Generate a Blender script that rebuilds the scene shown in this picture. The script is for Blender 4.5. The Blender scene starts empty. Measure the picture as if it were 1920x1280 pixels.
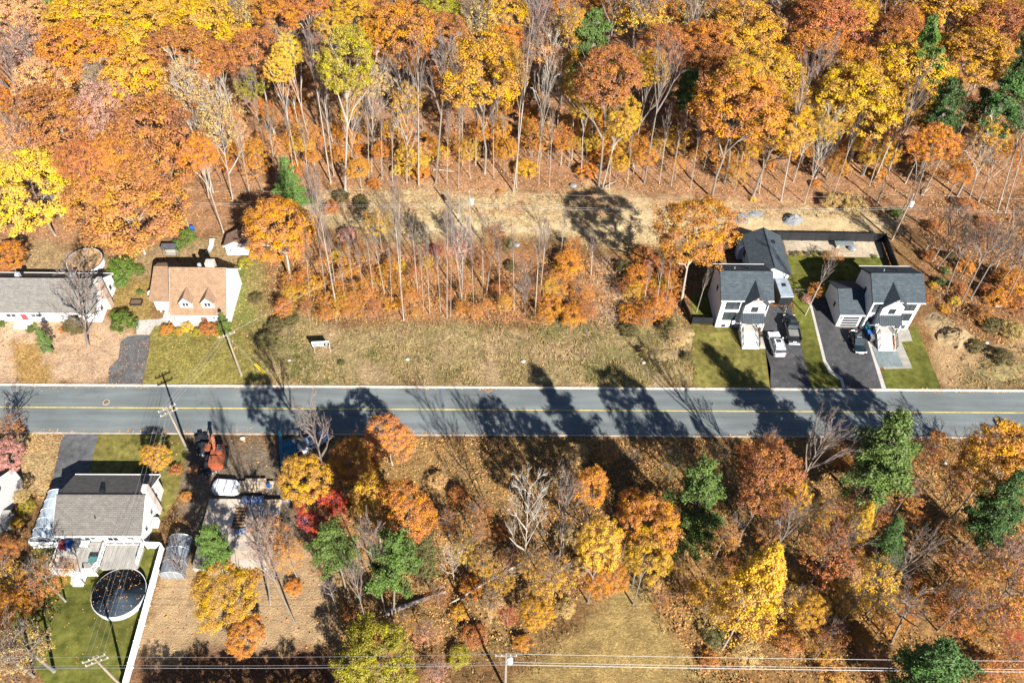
import bpy, math, random
import numpy as np
from mathutils import Vector, Matrix
random.seed(7); RS = np.random.RandomState(11)
SC = bpy.context.scene; COL = SC.collection
rad = math.radians

# ------------------------------------------------------------------ camera, sky, sun, exposure
F_PX, CAM_H, PITCH, ROLL, YAW = 1600.0, 98.0, rad(49.6), rad(1.5), rad(1.45)
FW = Vector((math.sin(YAW)*math.cos(PITCH), math.cos(YAW)*math.cos(PITCH), -math.sin(PITCH)))
_r = FW.cross(Vector((0, 0, 1))).normalized(); _u = _r.cross(FW)
RT = _r*math.cos(ROLL)+_u*math.sin(ROLL); UP = _u*math.cos(ROLL)-_r*math.sin(ROLL)
cam = bpy.data.objects.new('camera', bpy.data.cameras.new('camera')); COL.objects.link(cam)
cam.data.lens = 36*F_PX/1920; cam.data.sensor_width = 36; cam.data.clip_end = 3000; cam.data.clip_start = 1
M = Matrix((RT, UP, -FW)).transposed().to_4x4(); M.translation = Vector((0, 0, CAM_H)); cam.matrix_world = M
SC.camera = cam
W = bpy.data.worlds.new('World'); SC.world = W; W.use_nodes = True
nt = W.node_tree; bg = nt.nodes['Background']; sky = nt.nodes.new('ShaderNodeTexSky')
sky.sky_type = 'NISHITA'; sky.sun_disc = False; sky.sun_elevation = rad(34); sky.sun_rotation = math.atan2(.462, -.887); sky.air_density = .75; sky.dust_density = 0.; sky.ozone_density = 2.
nt.links.new(sky.outputs[0], bg.inputs[0]); bg.inputs[1].default_value = 0.05
sun = bpy.data.objects.new('sun', bpy.data.lights.new('sun', 'SUN')); COL.objects.link(sun)
sun.data.energy = 5.0; sun.data.angle = rad(.53); sun.data.color = (1.0, .95, .87)
_d = Vector((-.462*math.cos(rad(34)), .887*math.cos(rad(34)), -math.sin(rad(34))))
sun.rotation_euler = _d.to_track_quat('-Z', 'Y').to_euler(); sun.location = (40, -40, 120)
SC.view_settings.view_transform = 'Standard'; SC.view_settings.look = 'None'
SC.view_settings.gamma = 1; SC.view_settings.use_curve_mapping = False
SC.view_settings.exposure = 1.52
SC.cycles.max_bounces = 5; SC.cycles.diffuse_bounces = 1; SC.cycles.transparent_max_bounces = 6

def at(x, y, z=0.0):
    """the point of height z seen at photograph position x, y (1920 x 1280)"""
    d = FW*F_PX+RT*(x-960)-UP*(y-640); t = (z-CAM_H)/d.z
    return Vector((d.x*t, d.y*t, z))
def pix(p):
    v = Vector(p)-Vector((0, 0, CAM_H)); D = v.dot(FW)
    return 960+F_PX*v.dot(RT)/D, 640-F_PX*v.dot(UP)/D, D

# ------------------------------------------------------------------ materials
MATS = {}
def nodes(name):
    m = bpy.data.materials.new(name); m.use_nodes = True
    return m, m.node_tree, m.node_tree.nodes['Principled BSDF']
def N(t, kind, **kw):
    n = t.nodes.new(kind)
    for k, v in kw.items():
        if k in n.inputs: n.inputs[k].default_value = v
        else: setattr(n, k, v)
    return n
def mat(name, rgb, rough=.7, var=.18, scale=3.0, bump=0.0, bscale=20., metal=0., spec=.3, rgb2=None, stretch=(1, 1, 1)):
    if name in MATS: return MATS[name]
    m, t, b = nodes(name); L = t.links.new
    tc = N(t, 'ShaderNodeTexCoord'); mp = N(t, 'ShaderNodeMapping'); mp.inputs['Scale'].default_value = stretch
    L(tc.outputs['Object'], mp.inputs[0])
    n1 = N(t, 'ShaderNodeTexNoise', Scale=scale, Detail=5., Roughness=.65); L(mp.outputs[0], n1.inputs['Vector'])
    cr = N(t, 'ShaderNodeValToRGB'); L(n1.outputs['Fac'], cr.inputs[0])
    c2 = rgb2 or tuple(c*(1+var) for c in rgb); c1 = tuple(c*(1-var) for c in rgb)
    cr.color_ramp.elements[0].position = .33; cr.color_ramp.elements[0].color = (*c1, 1)
    cr.color_ramp.elements[1].position = .68; cr.color_ramp.elements[1].color = (*c2, 1)
    nb = N(t, 'ShaderNodeTexNoise', Scale=scale*.17, Detail=3.); L(tc.outputs['Object'], nb.inputs['Vector'])
    rb = N(t, 'ShaderNodeMapRange'); rb.inputs[1].default_value = .35; rb.inputs[2].default_value = .65; rb.inputs[3].default_value = 1-var*.7; rb.inputs[4].default_value = 1+var*.6; L(nb.outputs['Fac'], rb.inputs[0])
    mb_ = N(t, 'ShaderNodeMix', data_type='RGBA', blend_type='MULTIPLY'); mb_.inputs[0].default_value = 1; L(cr.outputs[0], mb_.inputs[6]); L(rb.outputs[0], mb_.inputs[7]); L(mb_.outputs[2], b.inputs['Base Color'])
    b.inputs['Roughness'].default_value = rough; b.inputs['Metallic'].default_value = metal
    b.inputs['Specular IOR Level'].default_value = spec
    if bump:
        n2 = N(t, 'ShaderNodeTexNoise', Scale=bscale, Detail=4.); L(mp.outputs[0], n2.inputs['Vector'])
        bp = N(t, 'ShaderNodeBump', Strength=bump, Distance=.05); L(n2.outputs['Fac'], bp.inputs['Height']); L(bp.outputs[0], b.inputs['Normal'])
    MATS[name] = m; return m
def shingle(name, c1, c2, row=.2, brick=.55, along='x'):
    if name in MATS: return MATS[name]
    m, t, b = nodes(name); L = t.links.new
    tc = N(t, 'ShaderNodeTexCoord'); sp = N(t, 'ShaderNodeSeparateXYZ'); L(tc.outputs['Object'], sp.inputs[0])
    cb = N(t, 'ShaderNodeCombineXYZ')
    L(sp.outputs['X' if along == 'x' else 'Y'], cb.inputs[0]); L(sp.outputs['Y' if along == 'x' else 'X'], cb.inputs[1])
    br = N(t, 'ShaderNodeTexBrick', Scale=1.0); L(cb.outputs[0], br.inputs['Vector'])
    br.inputs['Brick Width'].default_value = brick; br.inputs['Row Height'].default_value = row; br.inputs['Mortar Size'].default_value = .018
    br.inputs['Color1'].default_value = (*c1, 1); br.inputs['Color2'].default_value = (*c2, 1); br.inputs['Mortar'].default_value = (*[c*.72 for c in c1], 1)
    n = N(t, 'ShaderNodeTexNoise', Scale=1.7, Detail=6., Roughness=.7); L(tc.outputs['Object'], n.inputs['Vector'])
    mx = N(t, 'ShaderNodeMix', data_type='RGBA', blend_type='MULTIPLY'); mx.inputs[0].default_value = 1
    mr = N(t, 'ShaderNodeMapRange'); mr.inputs[1].default_value = .3; mr.inputs[2].default_value = .7; mr.inputs[3].default_value = .78; mr.inputs[4].default_value = 1.2
    L(n.outputs['Fac'], mr.inputs[0]); L(br.outputs['Color'], mx.inputs[6]); L(mr.outputs[0], mx.inputs[7]); L(mx.outputs[2], b.inputs['Base Color'])
    bp = N(t, 'ShaderNodeBump', Strength=.6, Distance=.03); L(br.outputs['Fac'], bp.inputs['Height']); bp.invert = True; L(bp.outputs[0], b.inputs['Normal'])
    b.inputs['Roughness'].default_value = .85; b.inputs['Specular IOR Level'].default_value = .2
    MATS[name] = m; return m
def siding(name, rgb, step=.12):
    m, t, b = nodes(name); L = t.links.new
    tc = N(t, 'ShaderNodeTexCoord'); w = N(t, 'ShaderNodeTexWave', wave_type='BANDS', bands_direction='Z', wave_profile='SAW', Scale=.314/step)
    L(tc.outputs['Object'], w.inputs['Vector'])
    n = N(t, 'ShaderNodeTexNoise', Scale=1.3, Detail=4.); L(tc.outputs['Object'], n.inputs['Vector'])
    mr = N(t, 'ShaderNodeMapRange'); mr.inputs[3].default_value = .8; mr.inputs[4].default_value = 1.06; L(n.outputs['Fac'], mr.inputs[0])
    mx = N(t, 'ShaderNodeMix', data_type='RGBA', blend_type='MULTIPLY'); mx.inputs[0].default_value = 1; mx.inputs[6].default_value = (*rgb, 1)
    L(mr.outputs[0], mx.inputs[7]); L(mx.outputs[2], b.inputs['Base Color'])
    bp = N(t, 'ShaderNodeBump', Strength=.5, Distance=.02); L(w.outputs['Fac'], bp.inputs['Height']); L(bp.outputs[0], b.inputs['Normal'])
    b.inputs['Roughness'].default_value = .55; MATS[name] = m; return m
def foliage(name, needle=False):
    m, t, b = nodes(name); L = t.links.new
    oi = N(t, 'ShaderNodeObjectInfo'); a = N(t, 'ShaderNodeAttribute', attribute_name='rnd'); a2 = N(t, 'ShaderNodeAttribute', attribute_name='clump')
    def mr(src, lo, hi):
        r = N(t, 'ShaderNodeMapRange'); r.inputs[3].default_value = lo; r.inputs[4].default_value = hi; L(src, r.inputs[0]); return r.outputs[0]
    h = N(t, 'ShaderNodeHueSaturation'); L(oi.outputs['Color'], h.inputs['Color'])
    ad = N(t, 'ShaderNodeMath', operation='ADD'); L(mr(a.outputs['Fac'], -.012, .012), ad.inputs[0]); L(mr(a2.outputs['Fac'], .488, .512) if not needle else mr(a2.outputs['Fac'], .49, .51), ad.inputs[1])
    L(ad.outputs[0], h.inputs['Hue'])
    vm = N(t, 'ShaderNodeMath', operation='MULTIPLY'); L(mr(a.outputs['Fac'], .76, 1.26), vm.inputs[0]); L(mr(a2.outputs['Fac'], .8, 1.2), vm.inputs[1]); L(vm.outputs[0], h.inputs['Value'])
    L(mr(a2.outputs['Fac'], .88, 1.05), h.inputs['Saturation'])
    L(h.outputs[0], b.inputs['Base Color']); b.inputs['Roughness'].default_value = .55 if needle else .6; b.inputs['Specular IOR Level'].default_value = .25
    tr = N(t, 'ShaderNodeBsdfTranslucent'); L(h.outputs[0], tr.inputs[0])
    ms = N(t, 'ShaderNodeMixShader'); ms.inputs[0].default_value = .12 if needle else .22
    L(b.outputs[0], ms.inputs[1]); L(tr.outputs[0], ms.inputs[2]); L(ms.outputs[0], t.nodes['Material Output'].inputs[0])
    MATS[name] = m; return m
def litter_mat(name, stops):
    m, t, b = nodes(name); L = t.links.new
    a = N(t, 'ShaderNodeAttribute', attribute_name='rnd'); cr = N(t, 'ShaderNodeValToRGB'); L(a.outputs['Fac'], cr.inputs[0])
    e = cr.color_ramp.elements
    while len(e) < len(stops): e.new(.5)
    for i, c in enumerate(stops): e[i].position = i/(len(stops)-1); e[i].color = (*c, 1)
    L(cr.outputs[0], b.inputs['Base Color']); b.inputs['Roughness'].default_value = .8; b.inputs['Specular IOR Level'].default_value = .15
    MATS[name] = m; return m
def ground_mat():
    m, t, b = nodes('ground'); L = t.links.new
    a = N(t, 'ShaderNodeAttribute', attribute_name='tint'); tc = N(t, 'ShaderNodeTexCoord')
    n1 = N(t, 'ShaderNodeTexNoise', Scale=2.6, Detail=8., Roughness=.75); L(tc.outputs['Object'], n1.inputs['Vector'])
    n2 = N(t, 'ShaderNodeTexVoronoi', Scale=4.2); L(tc.outputs['Object'], n2.inputs['Vector'])
    mr = N(t, 'ShaderNodeMapRange'); mr.inputs[1].default_value = .3; mr.inputs[2].default_value = .7; mr.inputs[3].default_value = .42; mr.inputs[4].default_value = 1.55; L(n1.outputs['Fac'], mr.inputs[0])
    mx = N(t, 'ShaderNodeMix', data_type='RGBA', blend_type='MULTIPLY'); mx.inputs[0].default_value = 1; L(a.outputs['Color'], mx.inputs[6]); L(mr.outputs[0], mx.inputs[7])
    sp = N(t, 'ShaderNodeSeparateColor'); L(n2.outputs['Color'], sp.inputs[0])
    m2 = N(t, 'ShaderNodeMapRange'); m2.inputs[3].default_value = .72; m2.inputs[4].default_value = 1.28; L(sp.outputs[0], m2.inputs[0])
    mx2 = N(t, 'ShaderNodeMix', data_type='RGBA', blend_type='MULTIPLY'); mx2.inputs[0].default_value = 1; L(mx.outputs[2], mx2.inputs[6]); L(m2.outputs[0], mx2.inputs[7])
    fx = N(t, 'ShaderNodeMix', data_type='RGBA'); L(a.outputs['Alpha'], fx.inputs[0]); L(a.outputs['Color'], fx.inputs[6]); L(mx2.outputs[2], fx.inputs[7])
    L(fx.outputs[2], b.inputs['Base Color']); b.inputs['Roughness'].default_value = .95; b.inputs['Specular IOR Level'].default_value = .1
    n3 = N(t, 'ShaderNodeTexNoise', Scale=5., Detail=6., Roughness=.7); L(tc.outputs['Object'], n3.inputs['Vector'])
    bp = N(t, 'ShaderNodeBump', Strength=.9, Distance=.25); L(n3.outputs['Fac'], bp.inputs['Height']); L(bp.outputs[0], b.inputs['Normal'])
    MATS['ground'] = m; return m
FOL = foliage('leaves'); NEED = foliage('needles', True)
GND = ground_mat()
BARK = mat('bark', (.21, .18, .15), .9, .35, 6., .5, 12., stretch=(1, 1, .3)); PALE = mat('pale_bark', (.33, .29, .245), .9, .3, 5., .3, 12.)
TWIG = mat('twig_bark', (.17, .135, .118), .9, .25, 4.)
WHITE = mat('white_paint', (.78, .77, .75), .5, .05); WSID = siding('white_siding', (.64, .64, .64)); BLACK = mat('black_metal', (.018, .019, .022), .45, .2)
GLASS = mat('window_glass', (.035, .045, .055), .08, .3, .6, spec=.8); CONC = mat('concrete', (.36, .34, .31), .85, .15, 2., .3)
ASPH = mat('driveway_asphalt', (.05, .05, .053), .9, .3, 1.2, .4, 30.); OLDASPH = mat('worn_asphalt', (.085, .085, .088), .9, .35, 1., .5, 25.)

def road_mat():
    m, t, b = nodes('road_asphalt'); L = t.links.new; tc = N(t, 'ShaderNodeTexCoord'); mp = N(t, 'ShaderNodeMapping'); mp.inputs['Scale'].default_value = (.09, 1, 1); L(tc.outputs['Object'], mp.inputs[0])
    def ramp(src, a, b_, lo, hi): r = N(t, 'ShaderNodeMapRange'); r.inputs[1].default_value = a; r.inputs[2].default_value = b_; r.inputs[3].default_value = lo; r.inputs[4].default_value = hi; L(src, r.inputs[0]); return r.outputs[0]
    n1 = N(t, 'ShaderNodeTexNoise', Scale=1.1, Detail=6., Roughness=.6); L(mp.outputs[0], n1.inputs['Vector']); n2 = N(t, 'ShaderNodeTexNoise', Scale=.12, Detail=4.); L(tc.outputs['Object'], n2.inputs['Vector']); n3 = N(t, 'ShaderNodeTexNoise', Scale=9., Detail=3.); L(tc.outputs['Object'], n3.inputs['Vector'])
    v = N(t, 'ShaderNodeTexVoronoi', feature='DISTANCE_TO_EDGE', Scale=.16); n4 = N(t, 'ShaderNodeTexNoise', Scale=.8, Detail=4.); L(tc.outputs['Object'], n4.inputs['Vector'])
    va = N(t, 'ShaderNodeVectorMath', operation='ADD'); L(tc.outputs['Object'], va.inputs[0]); L(n4.outputs['Color'], va.inputs[1]); L(va.outputs[0], v.inputs['Vector'])
    w = N(t, 'ShaderNodeTexWave', wave_type='BANDS', bands_direction='Y', Scale=.157); L(tc.outputs['Object'], w.inputs['Vector'])
    f = None
    for src in (ramp(n1.outputs['Fac'], .3, .7, .82, 1.16), ramp(n2.outputs['Fac'], .35, .65, .85, 1.15), ramp(n3.outputs['Fac'], .3, .7, .93, 1.07), ramp(v.outputs['Distance'], .0, .008, .84, 1.), ramp(w.outputs['Fac'], 0, 1, .95, 1.05)):
        if f is None: f = src
        else: q = N(t, 'ShaderNodeMath', operation='MULTIPLY'); L(f, q.inputs[0]); L(src, q.inputs[1]); f = q.outputs[0]
    mx = N(t, 'ShaderNodeMix', data_type='RGBA', blend_type='MULTIPLY'); mx.inputs[0].default_value = 1; mx.inputs[6].default_value = (.122, .138, .14, 1); L(f, mx.inputs[7]); L(mx.outputs[2], b.inputs['Base Color']); b.inputs['Roughness'].default_value = .85; b.inputs['Specular IOR Level'].default_value = .25
    return m
ROAD = road_mat(); YEL = mat('yellow_paint', (.5, .38, .07), .7, .25, 2.)
KERB = mat('kerb_concrete', (.46, .42, .37), .85, .2, 1.5, .3); DSH = shingle('dark_shingle', (.042, .055, .066), (.062, .076, .088)); DSHY = shingle('dark_shingle_side', (.042, .055, .066), (.062, .076, .088), along='y')
BEIGE = shingle('beige_shingle', (.225, .14, .085), (.265, .17, .105)); GRAYSH = shingle('grey_shingle', (.15, .14, .125), (.185, .172, .155)); SWSH = shingle('taupe_shingle', (.118, .108, .097), (.145, .135, .122), row=.2)
LAWN = mat('lawn_grass', (.115, .112, .026), .95, .4, 1.1, .8, 14., spec=.1, rgb2=(.19, .16, .045)); DLAWN = mat('deep_lawn_grass', (.075, .09, .015), .95, .38, .8, .8, 14., spec=.1, rgb2=(.14, .135, .03))
WOOD = mat('raw_wood', (.42, .31, .2), .8, .2, 2., .2); PLY = mat('plywood', (.40, .31, .23), .8, .22, 1.2, .15); GREYW = mat('weathered_wood', (.27, .255, .23), .85, .2, 3., .2, stretch=(1, .2, 1))
POLE = mat('pole_wood', (.24, .2, .155), .9, .25, 4., stretch=(1, 1, .2)); WIRE = mat('wire_metal', (.3, .3, .3), .4, .05); GALV = mat('galvanised', (.42, .47, .52), .45, .1, metal=.3)
BLUE = mat('blue_plastic', (.02, .09, .3), .5, .2); TARP = mat('blue_tarp', (.1, .15, .27), .5, .4, 2., .5, 4.); ORNG = mat('orange_paint', (.23, .07, .034), .45, .2); RUB = mat('rubber', (.02, .02, .02), .8, .2)
PATIO = mat('patio_stone', (.25, .235, .205), .9, .2, 1.5, .4); BLUEST = mat('blue_grey_stone', (.14, .17, .175), .9, .18, 1.8, .3); GRAV = mat('grey_gravel', (.17, .18, .19), .95, .3, 2.5, .9, 9.)
BRICK = mat('pale_brick', (.42, .3, .24), .9, .2, 4., .3); COVER = mat('pool_cover', (.012, .022, .035), .6, .3, 1.); SAND = mat('garden_sand', (.34, .28, .2), .95, .25, 1.5, .6); DIRT = mat('bare_dirt', (.27, .19, .1), .95, .3, .9, .8, 6.)
RED = mat('red_lamp', (.4, .02, .02), .3, .1); SHEER = mat('pale_tarp', (.3, .35, .4), .4, .2, 1.5)

# ------------------------------------------------------------------ mesh helpers
class MB:
    def __init__(s): s.v = []; s.f = []
    def quad(s, a, b, c, d): i = len(s.v); s.v += [tuple(a), tuple(b), tuple(c), tuple(d)]; s.f.append((i, i+1, i+2, i+3)); return s
    def poly(s, pts): i = len(s.v); s.v += [tuple(p) for p in pts]; s.f.append(tuple(range(i, i+len(pts)))); return s
    def box(s, x0, x1, y0, y1, z0, z1):
        i = len(s.v)
        s.v += [(x, y, z) for z in (z0, z1) for x, y in ((x0, y0), (x1, y0), (x1, y1), (x0, y1))]
        s.f += [tuple(i+k for k in q) for q in ((3, 2, 1, 0), (4, 5, 6, 7), (0, 1, 5, 4), (1, 2, 6, 5), (2, 3, 7, 6), (3, 0, 4, 7))]
        return s
    def prism(s, pts, z0, z1):
        i = len(s.v); n = len(pts)
        s.v += [(p[0], p[1], z0) for p in pts]+[(p[0], p[1], z1) for p in pts]
        s.f.append(tuple(i+k for k in reversed(range(n)))); s.f.append(tuple(i+n+k for k in range(n)))
        s.f += [(i+k, i+(k+1) % n, i+n+(k+1) % n, i+n+k) for k in range(n)]
        return s
    def extrude(s, pts, d):
        """closed planar loop of 3-D points pushed along d"""
        i = len(s.v); n = len(pts); d = Vector(d)
        s.v += [tuple(p) for p in pts]+[tuple(Vector(p)+d) for p in pts]
        s.f.append(tuple(i+k for k in range(n))); s.f.append(tuple(i+n+k for k in reversed(range(n))))
        s.f += [(i+(k+1) % n, i+k, i+n+k, i+n+(k+1) % n) for k in range(n)]
        return s
    def tube(s, pts, r0, r1=None, n=6, cap=True):
        r1 = r0 if r1 is None else r1; rings = []; K = len(pts)
        for k, p in enumerate(pts):
            p = Vector(p); d = (Vector(pts[min(k+1, K-1)])-Vector(pts[max(k-1, 0)]))
            d = d.normalized() if d.length > 1e-9 else Vector((0, 0, 1))
            a = d.cross(Vector((0, 0, 1)) if abs(d.z) < .9 else Vector((1, 0, 0))).normalized(); b = d.cross(a)
            r = r0+(r1-r0)*k/max(1, K-1); i = len(s.v)
            s.v += [tuple(p+(a*math.cos(2*math.pi*j/n)+b*math.sin(2*math.pi*j/n))*r) for j in range(n)]; rings.append(i)
        for a, b in zip(rings, rings[1:]):
            s.f += [(a+j, a+(j+1) % n, b+(j+1) % n, b+j) for j in range(n)]
        if cap: s.f.append(tuple(rings[-1]+j for j in range(n))); s.f.append(tuple(rings[0]+j for j in reversed(range(n))))
        return s
    def loft(s, secs):
        n = len(secs[0]); st = []
        for sec in secs: st.append(len(s.v)); s.v += [tuple(p) for p in sec]
        for a, b in zip(st, st[1:]): s.f += [(a+j, a+(j+1) % n, b+(j+1) % n, b+j) for j in range(n)]
        s.f.append(tuple(st[0]+j for j in reversed(range(n)))); s.f.append(tuple(st[-1]+j for j in range(n)))
        return s
    def cyl(s, c, r, z0, z1, n=16): return s.prism([(c[0]+r*math.cos(2*math.pi*k/n), c[1]+r*math.sin(2*math.pi*k/n)) for k in range(n)], z0, z1)
    def mesh(s, name, m, smooth=False):
        me = bpy.data.meshes.new(name); me.from_pydata(s.v, [], s.f); me.materials.append(m)
        if smooth: me.polygons.foreach_set('use_smooth', [True]*len(me.polygons))
        me.validate(); return me
def link(name, me, parent=None, loc=None, label=None):
    o = bpy.data.objects.new(name, me); COL.objects.link(o)
    if parent: o.parent = parent
    if loc is not None: o.location = loc
    if label: o['label'] = label
    return o
def part(name, mb, m, parent=None, label=None, smooth=False, loc=None): return link(name, mb.mesh(name, m, smooth), parent, loc, label)
def tag(o, label, cat, group=None):
    o['label'] = label; o['category'] = cat
    if group: o['group'] = group
    return o
def thing(name, label, cat, loc=(0, 0, 0), rz=0, group=None):
    o = bpy.data.objects.new(name, None); COL.objects.link(o); o.location = loc; o.rotation_euler = (0, 0, rz); o.empty_display_size = .5
    return tag(o, label, cat, group)
def struct(name, mb, m, kind='structure'):
    o = part(name, mb, m); o['kind'] = kind; return o
def dup(root, loc=None, rz=None, label=None):
    r = root.copy(); COL.objects.link(r)
    if loc is not None: r.location = loc
    if rz is not None: r.rotation_euler = (0, 0, rz)
    if label: r['label'] = label
    for ch in root.children:
        c = ch.copy(); COL.objects.link(c); c.parent = r
        for g in ch.children: d = g.copy(); COL.objects.link(d); d.parent = c
    return r
B_ = lambda *a: MB().box(*a)
def np_mesh(name, V, Fq, m, attrs=None, k=4):
    """fast mesh: V (n,3), Fq (f,k)"""
    me = bpy.data.meshes.new(name); V = np.asarray(V, np.float32); Fq = np.asarray(Fq, np.int32)
    me.vertices.add(len(V)); me.vertices.foreach_set('co', V.ravel()); me.loops.add(Fq.size); me.loops.foreach_set('vertex_index', Fq.ravel())
    me.polygons.add(len(Fq)); me.polygons.foreach_set('loop_start', np.arange(0, Fq.size, k, dtype=np.int32)); me.polygons.foreach_set('loop_total', np.full(len(Fq), k, np.int32))
    me.update(calc_edges=True); me.materials.append(m)
    for n, (dom, typ, arr) in (attrs or {}).items():
        a = me.attributes.new(n, typ, dom); a.data.foreach_set('color' if 'COLOR' in typ else 'value', np.asarray(arr, np.float32).ravel())
    return me
def cards(P, Nrm, size, asp=1.0, up=None, rs=RS):
    """quads at P (n,3) with normals Nrm"""
    n = len(P); Nrm = Nrm/np.maximum(np.linalg.norm(Nrm, axis=1, keepdims=True), 1e-6)
    t = rs.normal(size=(n, 3)) if up is None else up
    A = np.cross(Nrm, t); A /= np.maximum(np.linalg.norm(A, axis=1, keepdims=True), 1e-6); Bv = np.cross(Nrm, A)
    s = np.broadcast_to(np.asarray(size).reshape(-1, 1), (n, 1))
    a, b = A*s*.5*asp, Bv*s*.5
    j = lambda: 1+.35*rs.uniform(-1, 1, (n, 1))
    V = np.stack([P-a*j(), P-b*j(), P+a*j(), P+b*j()], 1).reshape(-1, 3)
    return V, np.arange(4*n).reshape(n, 4)

# ------------------------------------------------------------------ ground sheet with its soils and grasses
def vnoise(x, y, s, seed):
    r = np.random.RandomState(seed).rand(257, 257); u, v = x/s+1000.3, y/s+1000.7
    i, j = np.floor(u).astype(int), np.floor(v).astype(int); fu, fv = u-i, v-j; fu = fu*fu*(3-2*fu); fv = fv*fv*(3-2*fv)
    g = lambda a, b: r[a % 257, b % 257]
    return (g(i, j)*(1-fu)+g(i+1, j)*fu)*(1-fv)+(g(i, j+1)*(1-fu)+g(i+1, j+1)*fu)*fv
def fbm(x, y, s, seed, o=4): return sum(vnoise(x, y, s/2**k, seed+k)*.5**k for k in range(o))/sum(.5**k for k in range(o))
def sdist(X, Y, poly):
    """signed distance, negative inside"""
    d = np.full(X.shape, 1e9); ins = np.zeros(X.shape, bool); n = len(poly)
    for k in range(n):
        ax, ay = poly[k][:2]; bx, by = poly[(k+1) % n][:2]; ex, ey = bx-ax, by-ay
        t = np.clip(((X-ax)*ex+(Y-ay)*ey)/(ex*ex+ey*ey+1e-9), 0, 1); d = np.minimum(d, np.hypot(X-ax-t*ex, Y-ay-t*ey))
        c = ((ay > Y) != (by > Y)) & (X < (bx-ax)*(Y-ay)/(by-ay+1e-12)+ax); ins ^= c
    return np.where(ins, -d, d)
PX = lambda pts, z=0: [tuple(at(x, y, z)) for x, y in pts]
# ground colour, softness in metres, photograph outline
ZONES = [
 ((.27, .145, .075), 3, [(-60, -60), (1980, -60), (1980, 460), (1700, 440), (1330, 385), (1000, 365), (600, 372), (430, 440), (-60, 470)]),   # leaf litter under the wood
 ((.20, .105, .05), 3, [(1730, 380), (1990, 360), (1990, 620), (1760, 610), (1735, 560)]),
 ((.36, .265, .14), 2.5, [(560, 362), (1000, 352), (1240, 365), (1420, 385), (1700, 395), (1690, 440), (1380, 440), (1180, 470), (990, 450), (780, 452), (570, 420)]),  # straw corridor
 ((.43, .33, .19), 1.2, [(790, 418), (1000, 420), (1110, 420), (1240, 405), (1245, 425), (1090, 436), (990, 436), (790, 438)]),
 ((.42, .31, .175), 1.2, [(1110, 345), (1180, 365), (1240, 400), (1200, 425), (1150, 400), (1120, 370)]),
 ((.43, .32, .18), 1.2, [(1380, 402), (1480, 408), (1640, 402), (1670, 425), (1640, 436), (1400, 432), (1370, 420)]),
 ((.26, .13, .06), 2.5, [(500, 470), (800, 455), (960, 470), (1270, 500), (1290, 600), (1130, 610), (800, 610), (640, 600), (500, 570)]),   # leafy lot floor
 ((.30, .2, .13), 2, [(1110, 480), (1150, 480), (1185, 600), (1165, 640), (1110, 640), (1130, 560)]),
 ((.24, .18, .085), 2.2, [(480, 590), (640, 605), (800, 612), (1000, 610), (1290, 600), (1310, 722), (480, 722)]),        # dry meadow
 ((.21, .165, .06), 2, [(425, 480), (500, 470), (500, 720), (425, 720)]),
 ((.16, .165, .045), 1.5, [(436, 490), (462, 490), (470, 600), (440, 610)]),
 ((.195, .165, .045), 1, [(290, 600), (440, 600), (500, 722), (270, 722), (262, 715)]),                                    # dry front lawn
 ((.4, .27, .17), 1.5, [(-60, 600), (210, 600), (260, 630), (240, 650), (200, 722), (-60, 722)]),                         # leaf strewn yard
 ((.29, .175, .06), 1, [(25, 640), (75, 640), (110, 722), (30, 722)]),
 ((.25, .17, .085), 2, [(30, 440), (200, 480), (420, 440), (480, 470), (430, 500), (200, 520), (30, 510)]),
 ((.22, .15, .05), 1, [(205, 520), (285, 520), (285, 625), (215, 600)]),
 ((.32, .22, .105), 1.5, [(-60, 806), (122, 812), (95, 930), (-60, 960)]),                                                   # verge lower left
 ((.15, .115, .08), 2, [(345, 820), (600, 820), (560, 1010), (350, 1010), (330, 900)]),                                     # trampled building plot
 ((.31, .21, .115), 2, [(300, 1040), (420, 1040), (640, 1030), (660, 1235), (250, 1240), (245, 1190)]),
 ((.11, .055, .03), 2, [(245, 1225), (640, 1225), (640, 1290), (240, 1290)]),  # dark shade of the southern tree row, painted into the ground colour
 ((.235, .14, .055), 2, [(600, 822), (1000, 822), (1100, 870), (1000, 960), (780, 960), (640, 880)]),
 ((.24, .135, .05), 3, [(1000, 822), (1990, 824), (1990, 1300), (1330, 1300), (1240, 1130), (1180, 900)]),
 ((.24, .145, .058), 3, [(640, 960), (1000, 960), (1100, 1100), (980, 1220), (640, 1230)]),
 ((.25, .172, .066), 1.8, [(1155, 1075), (1195, 1085), (1290, 1240), (1370, 1300), (960, 1300), (1000, 1235), (1100, 1170)]),    # mown dry field
 ((.33, .215, .11), 1.5, [(1735, 600), (1790, 600), (1840, 640), (1990, 630), (1990, 690), (1850, 690), (1800, 722), (1770, 722)]),
 ((.2, .15, .07), 1.5, [(1810, 680), (1990, 670), (1990, 724), (1800, 724)]),
]
SMOOTH = {3: .5, 4: .5, 5: .5, 12: .6, 18: .35, 19: .6, 17: .8, 23: .7, 24: .6}
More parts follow.
